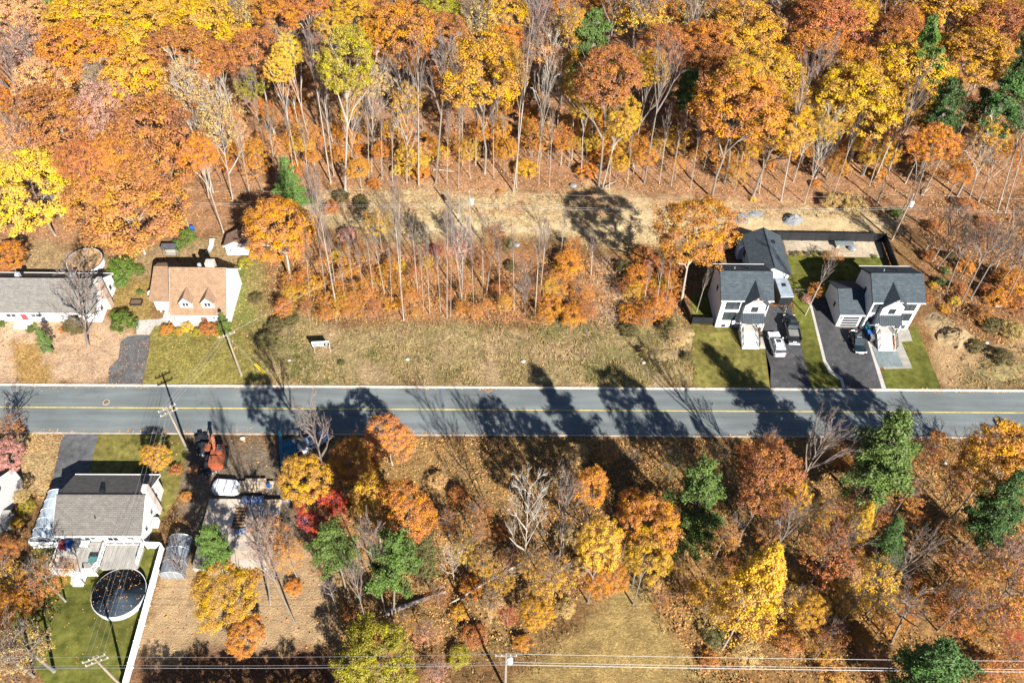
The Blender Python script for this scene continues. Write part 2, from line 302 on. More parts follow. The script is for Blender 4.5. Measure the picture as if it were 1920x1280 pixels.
def build_ground():
    gx, gy = np.arange(-140, 142, .45), np.arange(14, 232, .45)
    X, Y = np.meshgrid(gx, gy); X = X+0.; Y = Y+0.
    wx = (fbm(X, Y, 6, 3)-.5)*4; wy = (fbm(X, Y, 6, 9)-.5)*4
    col = np.empty(X.shape+(3,)); col[:] = (.17, .095, .04)
    meadow = np.zeros(X.shape)
    alpha = np.ones(X.shape)
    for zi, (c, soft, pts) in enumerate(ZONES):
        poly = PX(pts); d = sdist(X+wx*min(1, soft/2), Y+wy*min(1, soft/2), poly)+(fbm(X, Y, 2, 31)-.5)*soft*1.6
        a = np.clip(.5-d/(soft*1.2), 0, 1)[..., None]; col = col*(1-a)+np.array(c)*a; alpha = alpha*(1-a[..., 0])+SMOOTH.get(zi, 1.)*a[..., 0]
    md = np.clip(.5-sdist(X+wx, Y+wy, PX(ZONES[8][2]))/2, 0, 1)
    g = np.clip((fbm(X, Y, 5, 41)-.52)*7, 0, 1)*md; col = col*(1-.5*g[..., None])+np.array((.095, .1, .027))*.5*g[..., None]
    s = np.clip((fbm(X, Y, 3.5, 47)-.56)*8, 0, 1)*md; col = col*(1-.6*s[..., None])+np.array((.33, .22, .13))*.6*s[..., None]
    lit = np.clip((fbm(X, Y, 2.2, 55)-.5)*6, 0, 1)*(Y > 112); col = col*(1-.45*lit[..., None])+np.array((.33, .17, .09))*.45*lit[..., None]
    col *= (.78+.44*fbm(X, Y, 9, 61))[..., None]*(.8+.4*vnoise(X, Y, .8, 71))[..., None]
    wild = np.clip((np.abs(Y-70.5)-7)/6, 0, 1)*np.where(Y > 66, np.clip((X+38)/4, 0, 1)*np.clip((30-X)/3, 0, 1)+np.clip((Y-108)/4, 0, 1), np.clip((X+20)/5, 0, 1)); wild = np.clip(wild, 0, 1)
    Z = -.03+wild*((fbm(X, Y, 3, 81)-.45)*.35+(vnoise(X, Y, .9, 85)-.5)*.14)
    H, Wd = X.shape; idx = np.arange(H*Wd).reshape(H, Wd)
    Fq = np.stack([idx[:-1, :-1], idx[:-1, 1:], idx[1:, 1:], idx[1:, :-1]], -1).reshape(-1, 4)
    rgba = np.concatenate([col, alpha[..., None]], -1)
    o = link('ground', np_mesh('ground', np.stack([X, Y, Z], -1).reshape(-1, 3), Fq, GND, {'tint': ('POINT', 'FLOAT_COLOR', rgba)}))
    o['kind'] = 'structure'
    V = np.array([(-900, -700, -.3), (900, -700, -.3), (900, 1500, -.3), (-900, 1500, -.3)], float)
    o = link('terrain', np_mesh('terrain', V, [[0, 1, 2, 3]], GND, {'tint': ('POINT', 'FLOAT_COLOR', np.tile((.19, .105, .045, 1), (4, 1)))})); o['kind'] = 'structure'
build_ground()
def sheet(name, pts, m, z=.004): return struct(name, MB().poly([(p[0], p[1], z) for p in pts]), m)
RY0, RY1 = 66.5, 74.45
sheet('road', [(-400, RY0), (400, RY0), (400, RY1), (-400, RY1)], ROAD)
sheet('centre_line', [(-400, 70.62), (400, 70.62), (400, 70.78), (-400, 70.78)], YEL, .008)
struct('kerb', B_(-400, 400, RY1, RY1+.32, -.1, .12), KERB); struct('kerb', B_(-400, 400, RY0-.22, RY0, -.1, .1), mat('weathered_kerb', (.3, .27, .235), .9, .3, .8))
def ctr(pts): # counter-clockwise
    a = sum(p[0]*q[1]-q[0]*p[1] for p, q in zip(pts, pts[1:]+pts[:1])); return pts if a > 0 else pts[::-1]
def psheet(name, px, m, z=.004): return sheet(name, ctr(PX(px)), m, z)
Yk = RY1+.33
def clampk(p, north=True): return (p[0], max(p[1], Yk)) if north else (p[0], min(p[1], RY0-.23))
def ksheet(name, px, m, z=.004, north=True): return sheet(name, ctr([clampk(p, north) for p in PX(px)]), m, z)
ksheet('lawn', [(1297, 612), (1342, 613), (1390, 614), (1388, 652), (1434, 652), (1445, 690), (1446, 735), (1303, 735)], LAWN)
ksheet('driveway', [(1432, 575), (1483, 575), (1500, 640), (1524, 735), (1446, 735), (1434, 650), (1428, 620)], ASPH)
ksheet('lawn', [(1486, 555), (1508, 553), (1519, 575), (1543, 675), (1553, 697), (1575, 712), (1582, 735), (1524, 735), (1501, 640), (1488, 580)], DLAWN)
ksheet('kerb', [(1508, 553), (1519, 575), (1543, 675), (1553, 697), (1575, 712), (1582, 735), (1587, 735), (1580, 709), (1559, 693), (1549, 676), (1523, 574), (1512, 553)], CONC, .008)
ksheet('driveway', [(1517, 555), (1562, 560), (1569, 613), (1620, 613), (1627, 640), (1656, 735), (1587, 735), (1580, 709), (1559, 693), (1549, 676), (1523, 574)], ASPH)
ksheet('kerb', [(1627, 640), (1656, 735), (1664, 735), (1633, 640)], CONC, .008)
ksheet('lawn', [(1705, 617), (1717, 607), (1764, 726), (1764, 735), (1664, 735), (1652, 692), (1711, 690), (1690, 641), (1711, 639)], DLAWN)
psheet('backyard_lawn', [(1476, 478), (1480, 540), (1517, 556), (1640, 556), (1662, 500), (1654, 483), (1560, 482)], DLAWN)
psheet('garden_bed', [(1468, 450), (1650, 450), (1656, 483), (1560, 481), (1476, 477)], SAND)
psheet('side_yard', [(1296, 555), (1345, 520), (1345, 610), (1298, 610)], DLAWN)
ksheet('driveway', [(240, 630), (282, 628), (280, 655), (267, 718), (265, 735), (196, 735), (204, 690), (222, 672), (226, 640)], OLDASPH, .004)
psheet('path', [(255, 600), (300, 598), (318, 590), (322, 604), (290, 612), (280, 628), (256, 627)], CONC, .006)
psheet('patio', [(434, 515), (446, 545), (440, 575), (431, 604), (424, 604), (430, 560)], PATIO, .006)
psheet('porch_floor', [(312, 596), (380, 594), (372, 612), (345, 618), (330, 614)], CONC, .008)
ksheet('driveway', [(120, 805), (188, 805), (165, 890), (75, 950), (95, 915)], OLDASPH, .004, False)
ksheet('lawn', [(188, 805), (345, 805), (352, 850), (330, 935), (280, 1010), (95, 1010), (165, 890)], LAWN, .004, False)
psheet('backyard_lawn', [(60, 1022), (303, 1020), (300, 1060), (232, 1278), (225, 1290), (90, 1290), (20, 1180)], DLAWN)

# ------------------------------------------------------------------ leaves on the ground, grass and weeds
LIT = litter_mat('fallen_leaves', [(.2, .085, .028), (.37, .16, .05), (.46, .25, .1), (.42, .16, .03), (.5, .29, .08), (.27, .12, .04)])
STRAW = litter_mat('dry_grass', [(.2, .13, .05), (.36, .27, .12), (.27, .19, .08), (.075, .09, .018), (.11, .115, .028), (.3, .2, .1)])
def scatter(polys, dens, seed):
    rs = np.random.RandomState(seed); out = []
    for px, k in polys:
        poly = PX(px); a = np.array([p[:2] for p in poly]); lo, hi = a.min(0), a.max(0); n = int(np.prod(hi-lo)*dens*k)
        P = rs.uniform(lo, hi, (n, 2)); P = P[sdist(P[:, 0], P[:, 1], poly) < 0]; q = fbm(P[:, 0], P[:, 1], 4, seed+5)
        out.append(P[q > rs.uniform(.3, .62, len(P))])
    P = np.concatenate(out); P = P[(P[:, 1] < RY0-.1) | (P[:, 1] > RY1+.1)]
    return np.column_stack([P, np.full(len(P), .03)]), rs
def ground_leaves():
    P, rs = scatter([([(-40, 120), (1960, 120), (1960, 380), (1000, 365), (600, 375), (-40, 480)], .55), ([(500, 480), (1290, 500), (1290, 610), (500, 600)], 1.6), ([(-20, 600), (240, 620), (200, 722), (-20, 722)], .35),
                     ([(0, 722), (1960, 728), (1960, 736), (0, 728)], 1.5), ([(-40, 806), (122, 812), (95, 930), (-40, 960)], 1.5), ([(600, 822), (1960, 824), (1960, 1290), (1330, 1290), (1180, 1050), (950, 1220), (640, 1230)], 1.7),
                     ([(1740, 380), (1960, 380), (1960, 724), (1780, 724)], 1.2), ([(320, 820), (600, 820), (640, 1230), (260, 1225)], .12), ([(270, 600), (500, 480), (500, 722), (270, 722)], .25)], 6.5, 5)
    n = len(P); P[:, 2] = .05+rs.rand(n)*.12
    Nn = np.column_stack([rs.normal(0, .45, n), rs.normal(0, .45, n), np.ones(n)]); V, Fq = cards(P, Nn, rs.uniform(.12, .28, n), rs=rs)
    o = link('fallen_leaves', np_mesh('fallen_leaves', V, Fq, LIT, {'rnd': ('FACE', 'FLOAT', rs.rand(n))})); o['kind'] = 'stuff'
    # windrows of leaves on the road edges
    m = 2600; X = rs.uniform(-110, 115, m); Y = np.where(rs.rand(m) < .62, RY0+np.abs(rs.normal(0, .28, m)), RY1-np.abs(rs.normal(0, .12, m)))
    k = fbm(X, Y*0, 9, 77) > rs.uniform(.25, .7, m); left = (X < -62); Y = np.where(left & (Y > 70), Y-np.abs(rs.normal(0, .7, m)), Y); X, Y = X[k | left], Y[k | left]; m = len(X)
    V, Fq = cards(np.column_stack([X, Y, np.full(m, .03)]), np.column_stack([rs.normal(0, .2, m), rs.normal(0, .2, m), np.ones(m)]), rs.uniform(.12, .3, m), rs=rs)
    o = link('fallen_leaves', np_mesh('fallen_leaves', V, Fq, LIT, {'rnd': ('FACE', 'FLOAT', rs.rand(m))})); o['kind'] = 'stuff'
    # loose leaves on lawns and driveways
    P, rs = scatter([([(215, 640), (280, 640), (265, 722), (200, 722)], 7), ([(100, 1040), (290, 1040), (235, 1260), (120, 1260)], .8), ([(1300, 620), (1580, 620), (1590, 722), (1305, 722)], .35), ([(1560, 600), (1760, 610), (1770, 722), (1600, 722)], .35), ([(190, 812), (340, 812), (330, 880), (180, 880)], .5)], 2.0, 15)
    n = len(P); P[:, 2] = .02; V, Fq = cards(P, np.column_stack([rs.normal(0, .2, n), rs.normal(0, .2, n), np.ones(n)]), rs.uniform(.06, .15, n), rs=rs)
    o = link('fallen_leaves', np_mesh('fallen_leaves', V, Fq, LIT, {'rnd': ('FACE', 'FLOAT', .4+.45*rs.rand(n))})); o['kind'] = 'stuff'
def weeds():
    P, rs = scatter([([(480, 600), (1000, 608), (1290, 600), (1308, 720), (480, 720)], 2.6), ([(570, 365), (1240, 365), (1250, 460), (570, 440)], .2), ([(1800, 660), (1960, 640), (1960, 722), (1800, 722)], 1.6), ([(600, 822), (1960, 824), (1960, 1000), (1100, 1000), (640, 900)], .8),
                     ([(1330, 385), (1700, 395), (1680, 410), (1330, 402)], 1), ([(430, 480), (500, 470), (500, 600), (430, 600)], .3), ([(1240, 1060), (1330, 1150), (1380, 1290), (1300, 1290), (1200, 1120)], 1.5), ([(960, 1130), (1100, 1170), (1000, 1290), (780, 1290)], 1.3), ([(500, 480), (1290, 500), (1290, 610), (500, 600)], .6)], 3.0, 25)
    T = len(P); b = 4; P = np.repeat(P, b, 0); n = len(P); P[:, :2] += rs.normal(0, .14, (n, 2))
    h = np.repeat(rs.uniform(.15, .5, T), b)*rs.uniform(.6, 1.2, n); ang = rs.uniform(0, 6.28, n); w = rs.uniform(.03, .09, n)
    tip = P+np.column_stack([rs.normal(0, .18, n), rs.normal(0, .18, n), h]); s = np.column_stack([np.cos(ang)*w, np.sin(ang)*w, np.zeros(n)]); P[:, 2] = -.08
    V = np.stack([P-s, P+s, tip], 1).reshape(-1, 3)
    green = np.repeat(fbm(P[::b, 0], P[::b, 1], 4, 91) > .64, b); r = np.where(green, rs.uniform(.5, .85, n), rs.uniform(0, .5, n))
    o = link('weeds', np_mesh('weeds', V, np.arange(3*n).reshape(n, 3), STRAW, {'rnd': ('FACE', 'FLOAT', r)}, 3)); o['kind'] = 'stuff'
def brush():
    """low twiggy undergrowth with a few leaves left on it"""
    P, rs = scatter([([(380, 200), (1960, 200), (1960, 380), (1000, 365), (600, 375), (380, 400)], .16), ([(500, 470), (1290, 490), (1290, 612), (500, 600)], .55), ([(480, 596), (1300, 600), (1308, 705), (480, 700)], .2), ([(1735, 380), (1960, 380), (1960, 640), (1760, 620)], .9), ([(1800, 660), (1960, 640), (1960, 715), (1800, 715)], .6),
                     ([(560, 365), (1240, 365), (1250, 470), (570, 450)], .2), ([(640, 830), (1960, 830), (1960, 1290), (1330, 1290), (1180, 1050), (950, 1240), (640, 1230)], .75), ([(-20, 960), (110, 1000), (100, 1290), (-20, 1290)], .6)], 1.5, 35)
    T = len(P); k = 5; B0 = np.repeat(P, k, 0); n = len(B0); B0[:, :2] += rs.normal(0, .12, (n, 2)); B0[:, 2] = -.1
    h = np.repeat(rs.uniform(.4, 1.9, T), k)*rs.uniform(.5, 1.1, n); tip = B0+np.column_stack([rs.normal(0, .45, n), rs.normal(0, .45, n), h]); a = rs.uniform(0, 6.28, n); w = .012+.012*rs.rand(n)
    sx = np.column_stack([np.cos(a)*w, np.sin(a)*w, np.zeros(n)]); sy = np.column_stack([-np.sin(a)*w, np.cos(a)*w, np.zeros(n)])
    V = np.stack([B0-sx, B0+sx, tip, B0-sy, B0+sy, tip], 1).reshape(-1, 3)
    o = link('brush', np_mesh('brush', V, np.arange(6*n).reshape(-1, 3), TWIG, None, 3)); o['kind'] = 'stuff'
    u = rs.uniform(.45, 1.05, (n*3, 1)); Q = np.repeat(B0, 3, 0)*(1-u)+np.repeat(tip, 3, 0)*u+rs.normal(0, .1, (n*3, 3)); keep = (rs.rand(n*3) < np.where((Q[:, 1] > 75) & (Q[:, 1] < 88) & (Q[:, 0] < 34), .15, .6)) & (Q[:, 2] > .05); Q = Q[keep]; m = len(Q)
    V, Fq = cards(Q, rs.normal(0, .6, (m, 3))+np.array([0, 0, .8]), rs.uniform(.1, .24, m), rs=rs); r = np.where(fbm(Q[:, 0], Q[:, 1], 5, 37) > .6, rs.uniform(.3, .55, m), rs.rand(m))
    o = link('brush_leaves', np_mesh('brush_leaves', V, Fq, LIT, {'rnd': ('FACE', 'FLOAT', r)})); o['kind'] = 'stuff'
ground_leaves(); weeds(); brush()

# ------------------------------------------------------------------ plants: a few meshes of each kind, placed one by one
def crown_mesh(seed, lobes, per, leaf, lr=(.17, .27), low=-.55, shape='round', fill=.25, gaps=.0):
    rs = np.random.RandomState(seed); P, Nn, cl = [], [], []
    ph = rs.uniform(0, 6.28, 4); holes = rs.normal(size=(4, 3)); holes /= np.linalg.norm(holes, axis=1, keepdims=True)
    for k in range(lobes):
        while True:
            d = rs.normal(size=3); d /= np.linalg.norm(d)
            if d[2] > low and (shape != 'round' or (holes @ d).max() < .955): break
        az = math.atan2(d[1], d[0]); wob = 1+.1*math.sin(2*az+ph[0])+.08*math.sin(3*az+ph[1])+.07*math.sin(5*az+ph[2])+.09*math.sin(4*d[2]*3+3*az+ph[3])
        inner = rs.rand() < fill; R = rs.uniform(.35, .7) if inner else rs.uniform(.78, .93)+(.1 if rs.rand() < .1 else 0)
        if shape == 'cone': z = rs.uniform(-1, 1)**1; q = (1-(z+1)/2)**.62; c = np.array([math.cos(az)*q*R, math.sin(az)*q*R, z*.95]); wob = 1+(wob-1)*.6
        elif shape == 'tier': c = d*np.array([R*wob, R*wob, R]); c[2] = round(c[2]*3)/3+rs.uniform(-.06, .06)
        else: c = d*np.array([R*wob, R*wob, R])
        if d[2] < 0 and shape != 'cone': c[2] *= .75
        r = rs.uniform(*lr); n = int(per*rs.uniform(.6, 1.3)); v = rs.normal(size=(n, 3)); v /= np.linalg.norm(v, axis=1, keepdims=True)
        v[:, 2] = np.where(v[:, 2] < -.3, -v[:, 2], v[:, 2]); p = c+v*r*(rs.uniform(.45, 1.15, (n, 1)))*np.array([1, 1, .8])
        P.append(p); Nn.append(v*.9+c*.5+rs.normal(0, .55, (n, 3))+np.array([0, 0, .35])); cl.append(np.full(n, rs.rand()))
    P, Nn, cl = np.concatenate(P), np.concatenate(Nn), np.concatenate(cl); n = len(P)
    V, Fq = cards(P, Nn, leaf*rs.uniform(.6, 1.35, n), rs=rs)
    return np_mesh('crown', V, Fq, FOL, {'rnd': ('FACE', 'FLOAT', rs.rand(n)), 'clump': ('FACE', 'FLOAT', cl)})
def pine_mesh(seed, whorls=12, base=.2, droop=.1, power=.85, leaf=.05, per=30):
    """height 1, greatest radius 1; z is squeezed by the object's scale"""
    rs = np.random.RandomState(seed); P, Nn, cl = [], [], []; wood = MB(); hr = 3.0
    wood.tube([(0, 0, -.01), (rs.normal()*.03, rs.normal()*.03, .5), (0, 0, .97)], .05, .008, 6)
    for w in range(whorls):
        t = (w+rs.uniform(0, .6))/whorls; z = base+(1-base)*t*.97; L = (1-t)**power*rs.uniform(.8, 1.08)+.05
        if t < .12: L *= .75
        nb = rs.randint(4, 7); a0 = rs.uniform(0, 6.28)
        for b in range(nb):
            a = a0+6.28*b/nb+rs.normal(0, .25); l = L*rs.uniform(.5, 1.15)
            if rs.rand() < .1: continue
            e = np.array([math.cos(a)*l, math.sin(a)*l, z-droop*l/hr+.05*l*(1 if t > .5 else .3)]); wood.tube([(0, 0, z), tuple(e*.98)], .013, .004, 3, False)
            c0 = rs.rand(); da = np.array([math.cos(a), math.sin(a)]); pe = np.array([-da[1], da[0]])
            for q in range(max(3, int(9*l+2))):
                u = .2+.8*(q+.5)/max(3, int(9*l+2)); wd = .25*l*(1.12-u)+.035
                for sd in (-1, 0, 1):
                    off = da*(l*u+.3*wd*abs(sd))+pe*sd*wd*rs.uniform(.5, 1); c = np.array([off[0], off[1], z+(e[2]-z)*u+.01+rs.normal()*.006]); n = int(per*rs.uniform(.5, 1))
                    p = c+rs.normal(size=(n, 3))*np.array([.034, .034, .009]); P.append(p); Nn.append(rs.normal(0, .6, (n, 3))+np.array([da[0]*.5, da[1]*.5, .8])); cl.append(np.full(n, .4*c0+.6*rs.rand()))
    n = 120; P.append(np.column_stack([rs.normal(0, .06, n), rs.normal(0, .06, n), rs.uniform(.9, 1.0, n)])); Nn.append(rs.normal(size=(n, 3))); cl.append(rs.rand(n))
    P, Nn, cl = np.concatenate(P), np.concatenate(Nn), np.concatenate(cl); n = len(P)
    P2 = P.copy(); P2[:, 2] *= hr; V, Fq = cards(P2, Nn, leaf*rs.uniform(.7, 1.5, n), .42, rs=rs); V = V/np.array([1, 1, hr])
    return np_mesh('crown', V, Fq, NEED, {'rnd': ('FACE', 'FLOAT', rs.rand(n)), 'clump': ('FACE', 'FLOAT', cl)}), wood.mesh('trunk', BARK)
def trunk_mesh(seed, m, fork=.55, limbs=7, spread=.62, r=.042):
    """z 0..1 from the ground to the middle of the crown, horizontal unit = crown radius"""
    rs = random.Random(seed); mb = MB(); bend = [(rs.uniform(-.05, .05), rs.uniform(-.05, .05)) for _ in range(3)]
    pts = [(0, 0, -.02), (bend[0][0], bend[0][1], .3), (bend[1][0], bend[1][1], fork), (bend[2][0], bend[2][1], 1.0)]
    mb.tube([(0, 0, -.02), (0, 0, .03)], r*1.5, r*1.05, 7, False); mb.tube(pts, r, r*.35, 7)
    for k in range(limbs):
        z = fork+(.4)*k/limbs; a = 2.4*k+rs.uniform(-.4, .4); s = spread*rs.uniform(.7, 1.1)
        e = (math.cos(a)*s, math.sin(a)*s, z+rs.uniform(.25, .42)); c = (bend[1][0], bend[1][1], z); md = (e[0]*.45, e[1]*.45, z+(e[2]-z)*.6)
        mb.tube([c, md, e], r*.45, r*.16, 5)
        for q in range(2): f = (e[0]+rs.uniform(-.25, .25), e[1]+rs.uniform(-.25, .25), e[2]+rs.uniform(.05, .2)); mb.tube([md, f], r*.2, r*.08, 4)
    return mb.mesh('trunk', m)
def bare_mesh(seed, m, fork=.3, rise=1.0, twigs=3, nb=9, r=.05, slender=False, part_='trunk'):
    """trunk mesh and branch mesh, height 1, radius 1"""
    rs = random.Random(seed); tr, br = MB(), MB(); hr = 3.2
    top = 1.0; bx, by = rs.uniform(-.08, .08), rs.uniform(-.08, .08)
    axis = [(0, 0, -.015), (bx*.5, by*.5, fork), (bx, by, (fork+top)/2), (0, 0, top*.96)]
    tr.tube([(0, 0, -.015), (0, 0, .02)], r*1.5, r*1.05, 7, False); tr.tube(axis, r, r*.12, 7)
    def grow(p, d, L, rr, lev):
        q = p+d*L*.55+Vector((rs.uniform(-1, 1), rs.uniform(-1, 1), rs.uniform(-.3, .8)))*L*.07; e = q+(d+Vector((0, 0, .22))).normalized()*L*.45
        sc = lambda v: (v.x, v.y, v.z/hr)
        br.tube([sc(p), sc(q), sc(e)], rr, rr*.5, 4 if lev < 1 else 3, False)
        if lev >= twigs: return
        for k in range(rs.choice((3, 4)) if lev < twigs-1 else 4):
            u = rs.uniform(.3, 1); s = p+(q-p)*(u/.55) if u < .55 else q+(e-q)*((u-.55)/.45)
            a = rs.uniform(0, 6.28); side = d.cross(Vector((math.cos(a), math.sin(a), .2))).normalized()
            grow(s, (d+side*rs.uniform(.45, .85)+Vector((0, 0, .25*rise))).normalized(), L*rs.uniform(.42, .62), max(rr*.45, .0028), lev+1)
    for k in range(nb):
        t = (k+.5)/nb; z = fork+(.93-fork)*t; a = 2.4*k+rs.uniform(-.5, .5)
        L = (.95-.55*t)*rs.uniform(.75, 1.1) if not slender else (.75-.3*t)*rs.uniform(.7, 1.1)
        d = Vector((math.cos(a), math.sin(a), rise*rs.uniform(.8, 1.4))).normalized(); grow(Vector((bx*.7, by*.7, z*hr)), d, L*(1.25 if rise > 1 else 1), r*.32*(1-.5*t), 1 if slender else 0)
    return tr.mesh('trunk', m), br.mesh('branches', PALE if m is PALE and not slender else TWIG)

CROWN = {'R': [crown_mesh(s, 330, 74, .031, (.075, .15), fill=.14) for s in (1, 2, 3, 4, 5)], 'V': [crown_mesh(s, 330, 66, .033, (.08, .15), low=-.8, fill=.16) for s in (11, 12, 13)],
         'C': [crown_mesh(s, 300, 60, .04, (.08, .16), shape='cone', fill=.2) for s in (21, 22)], 'T': [crown_mesh(s, 85, 95, .054, (.14, .22), low=-.25, shape='tier', fill=.4) for s in (25, 26)],
         'S': [crown_mesh(s, 170, 30, .036, (.08, .17), low=-.7, fill=.45) for s in (31, 32, 33)], 'B': [crown_mesh(s, 85, 70, .062, (.13, .28), low=-.3, fill=.2) for s in (41, 42, 43, 44)]}
TRUNK = {'bark': [trunk_mesh(s, BARK) for s in (1, 2, 3)], 'pale': [trunk_mesh(s, PALE, .62) for s in (5, 6, 7)]}
BARE = {'N': [bare_mesh(s, BARK, .5, 1.1, 3, 13) for s in (1, 2, 3)], 'n': [bare_mesh(s, PALE, .5, 1.5, 3, 14, .055, True) for s in (4, 5, 6)],
        'U': [bare_mesh(s, TWIG, .12, 1.7, 3, 22, .045) for s in (7, 8)], 'W': [bare_mesh(s, PALE, .25, 1.2, 3, 15, .034) for s in (9, 10)]}
PINE = [pine_mesh(1), pine_mesh(2, 13, .12, .12, .95), pine_mesh(3, 13, .3, .02, .6), pine_mesh(4, 10, .56, .03, .5, .05, 34), pine_mesh(5, 9, .6, .0, .55, .05, 34)]
STEMS = [trunk_mesh(s, TWIG, .15, 8, .8, .035) for s in (8, 9)]
PAL = {'Y': (.58, .34, .03), 'G': (.5, .26, .02), 'O': (.47, .178, .022), 'B': (.345, .128, .034), 'R': (.32, .04, .022), 'P': (.42, .2, .15), 'T': (.43, .27, .1), 'L': (.3, .25, .02), 'K': (.52, .26, .11), 'E': (.1, .16, .032), 'F': (.10, .15, .02), 'D': (.06, .112, .028), 'X': (.12, .1, .035), 'A': (.49, .21, .022), 'M': (.44, .178, .042)}
CW = {'Y': 'bright yellow', 'G': 'golden orange', 'O': 'orange', 'B': 'russet brown', 'R': 'crimson', 'P': 'dusty pink', 'T': 'pale tan', 'L': 'yellow-green', 'K': 'pale peach', 'E': 'green', 'F': 'bright green', 'D': 'dark green', 'X': 'dull olive', 'A': 'amber orange', 'M': 'soft orange-brown'}
PLANTS = []   # (object, description, photograph position, depth ground point)
def tint(c, j=.1):
    k = random.uniform(1-j, 1+j); return (PAL[c][0]*k*random.uniform(1-j*.6, 1+j*.6), PAL[c][1]*k*random.uniform(1-j, 1+j), PAL[c][2]*k, 1)
def crown_of(kind): return random.choice(CROWN[kind])
def child(name, me, par, loc, sc, rz, col=None):
    o = link(name, me, par, loc); o.scale = sc; o.rotation_euler = (0, 0, rz)
    if col: o.color = col
    return o
NAME = {'R': 'maple_tree', 'V': 'oval_tree', 'C': 'columnar_tree', 'S': 'sparse_tree', 'N': 'bare_tree', 'n': 'slender_bare_tree', 'U': 'bare_tree', 'W': 'bare_tree', 'E': 'pine_tree', 'B': 'shrub', 'T': 'maple_tree', 'Q': 'young_tree'}
DESC = {'R': '{c} round-crowned tree', 'V': '{c} tall oval tree', 'C': '{c} cone-shaped tree', 'S': 'thin-leaved {c} tree', 'N': 'leafless grey tree', 'n': 'slender leafless pale-stemmed tree', 'U': 'leafless grey tree with upswept twigs', 'W': 'leafless whitish tree with spreading limbs', 'E': '{c} pine', 'B': '{c} shrub', 'T': '{c} layered tree', 'Q': '{c} young tree'}
GRP = {'B': 'autumn shrubs and saplings', 'Q': 'autumn shrubs and saplings', 'E': 'pines among the autumn trees', 'N': 'leafless trees', 'n': 'leafless trees', 'U': 'leafless trees', 'W': 'leafless trees'}
RAT = {'R': .84, 'V': 1.35, 'C': 2.1, 'S': 1.25, 'T': .8, 'Q': 1.1}
def plant(kind, cx, cy, rx, c='O', zc=None, base=None, H=None, pale=None, v=None, lean=True, label=None, name=None, hz=None):
    """kind at the crown centre cx, cy with half width rx in photograph pixels"""
    north = cy < 640
    if zc is None: zc = {'E': 11, 'B': None, 'Q': 3}.get(kind, 14.5 if north and cy < 330 else 7)
    if kind in 'RV': rx *= 1.08
    if kind == 'B':
        p = at(cx, cy, .5); r = rx*pix(p)[2]/F_PX; p = at(cx, cy, .45*r); r = rx*pix(p)[2]/F_PX
        e = thing('shrub', '', 'shrub', (p.x, p.y, 0), random.uniform(0, 6.28), GRP['B'])
        child('foliage', v or crown_of('B'), e, (0, 0, r*.42), (r, r, r*(hz or .75)), 0, tint(c)); child('stems', random.choice(STEMS), e, (0, 0, 0), (r*.8, r*.8, r*.5), 1.)
    else:
        tilt = (0, 0)
        if base:
            g = at(*base, 0); z = 1.
            while z < 34 and pix((g.x, g.y, z))[1] > cy: z += .2
            zc = z; cpt = at(cx, cy, zc); tilt = (max(-.3, min(.3, (cpt.x-g.x)/zc)), 0) if lean else (0, 0)
        else: cpt = at(cx, cy, zc); g = Vector((cpt.x, cpt.y, 0))
        D = pix((g.x, g.y, zc))[2]; r = rx*D/F_PX
        e = thing(name or NAME[kind], '', 'tree', (g.x, g.y, 0), 0, GRP.get(kind, 'autumn trees')); e.rotation_euler = (0, math.atan(tilt[0]), random.uniform(-.03, .03)); rz = random.uniform(0, 6.28)
        if kind == 'E':
            H = H or zc/(.8 if v in (3, 4, None) else .6); r *= 1.4 if v in (0, 1, 2) else 1.2; cm, tm = PINE[v if v is not None else random.choice((3, 4))]
            child('crown', cm, e, (0, 0, 0), (r, r, H), rz, tint(c)); child('trunk', tm, e, (0, 0, 0), (r*.8, r*.8, H), rz)
        elif kind in BARE:
            H = H or (zc/.68 if not base else zc/.72); tm, bm = random.choice(BARE[kind]); r *= 1.0
            child('trunk', tm, e, (0, 0, 0), (r, r, H), rz); child('branches', bm, e, (0, 0, 0), (r, r, H), rz)
        elif kind == 'S':
            hz = r*(hz or RAT[kind]); H = zc+hz; tm, bm = random.choice(BARE['N'] if not pale else BARE['W'])
            child('trunk', tm, e, (0, 0, 0), (r*.95, r*.95, H*.97), rz); child('branches', bm, e, (0, 0, 0), (r*.95, r*.95, H*.97), rz); child('crown', crown_of('S'), e, (0, 0, zc), (r, r, hz), rz, tint(c))
        else:
            hz = r*(hz or RAT[kind]); hz = min(hz, zc*.92); mesh = v or crown_of({'Q': 'S'}.get(kind, kind)); tb = random.choice(TRUNK['pale' if (pale if pale is not None else random.random() < .4) else 'bark'])
            child('crown', mesh, e, (0, 0, zc), (r, r, hz), rz, tint(c)); rt = (r*.82 if r < 5 else 4.4)*(1.3 if base and zc > 8 else 1)
            child('trunk', tb, e, (0, 0, 0), (rt, rt, zc*.84), rz)
    d = DESC[kind].format(c=CW[c]); q = pix((e.location.x, e.location.y, zc or 1))
    if label: e['label'] = label
    else: PLANTS.append((e, d, (cx, cy)))
    return e
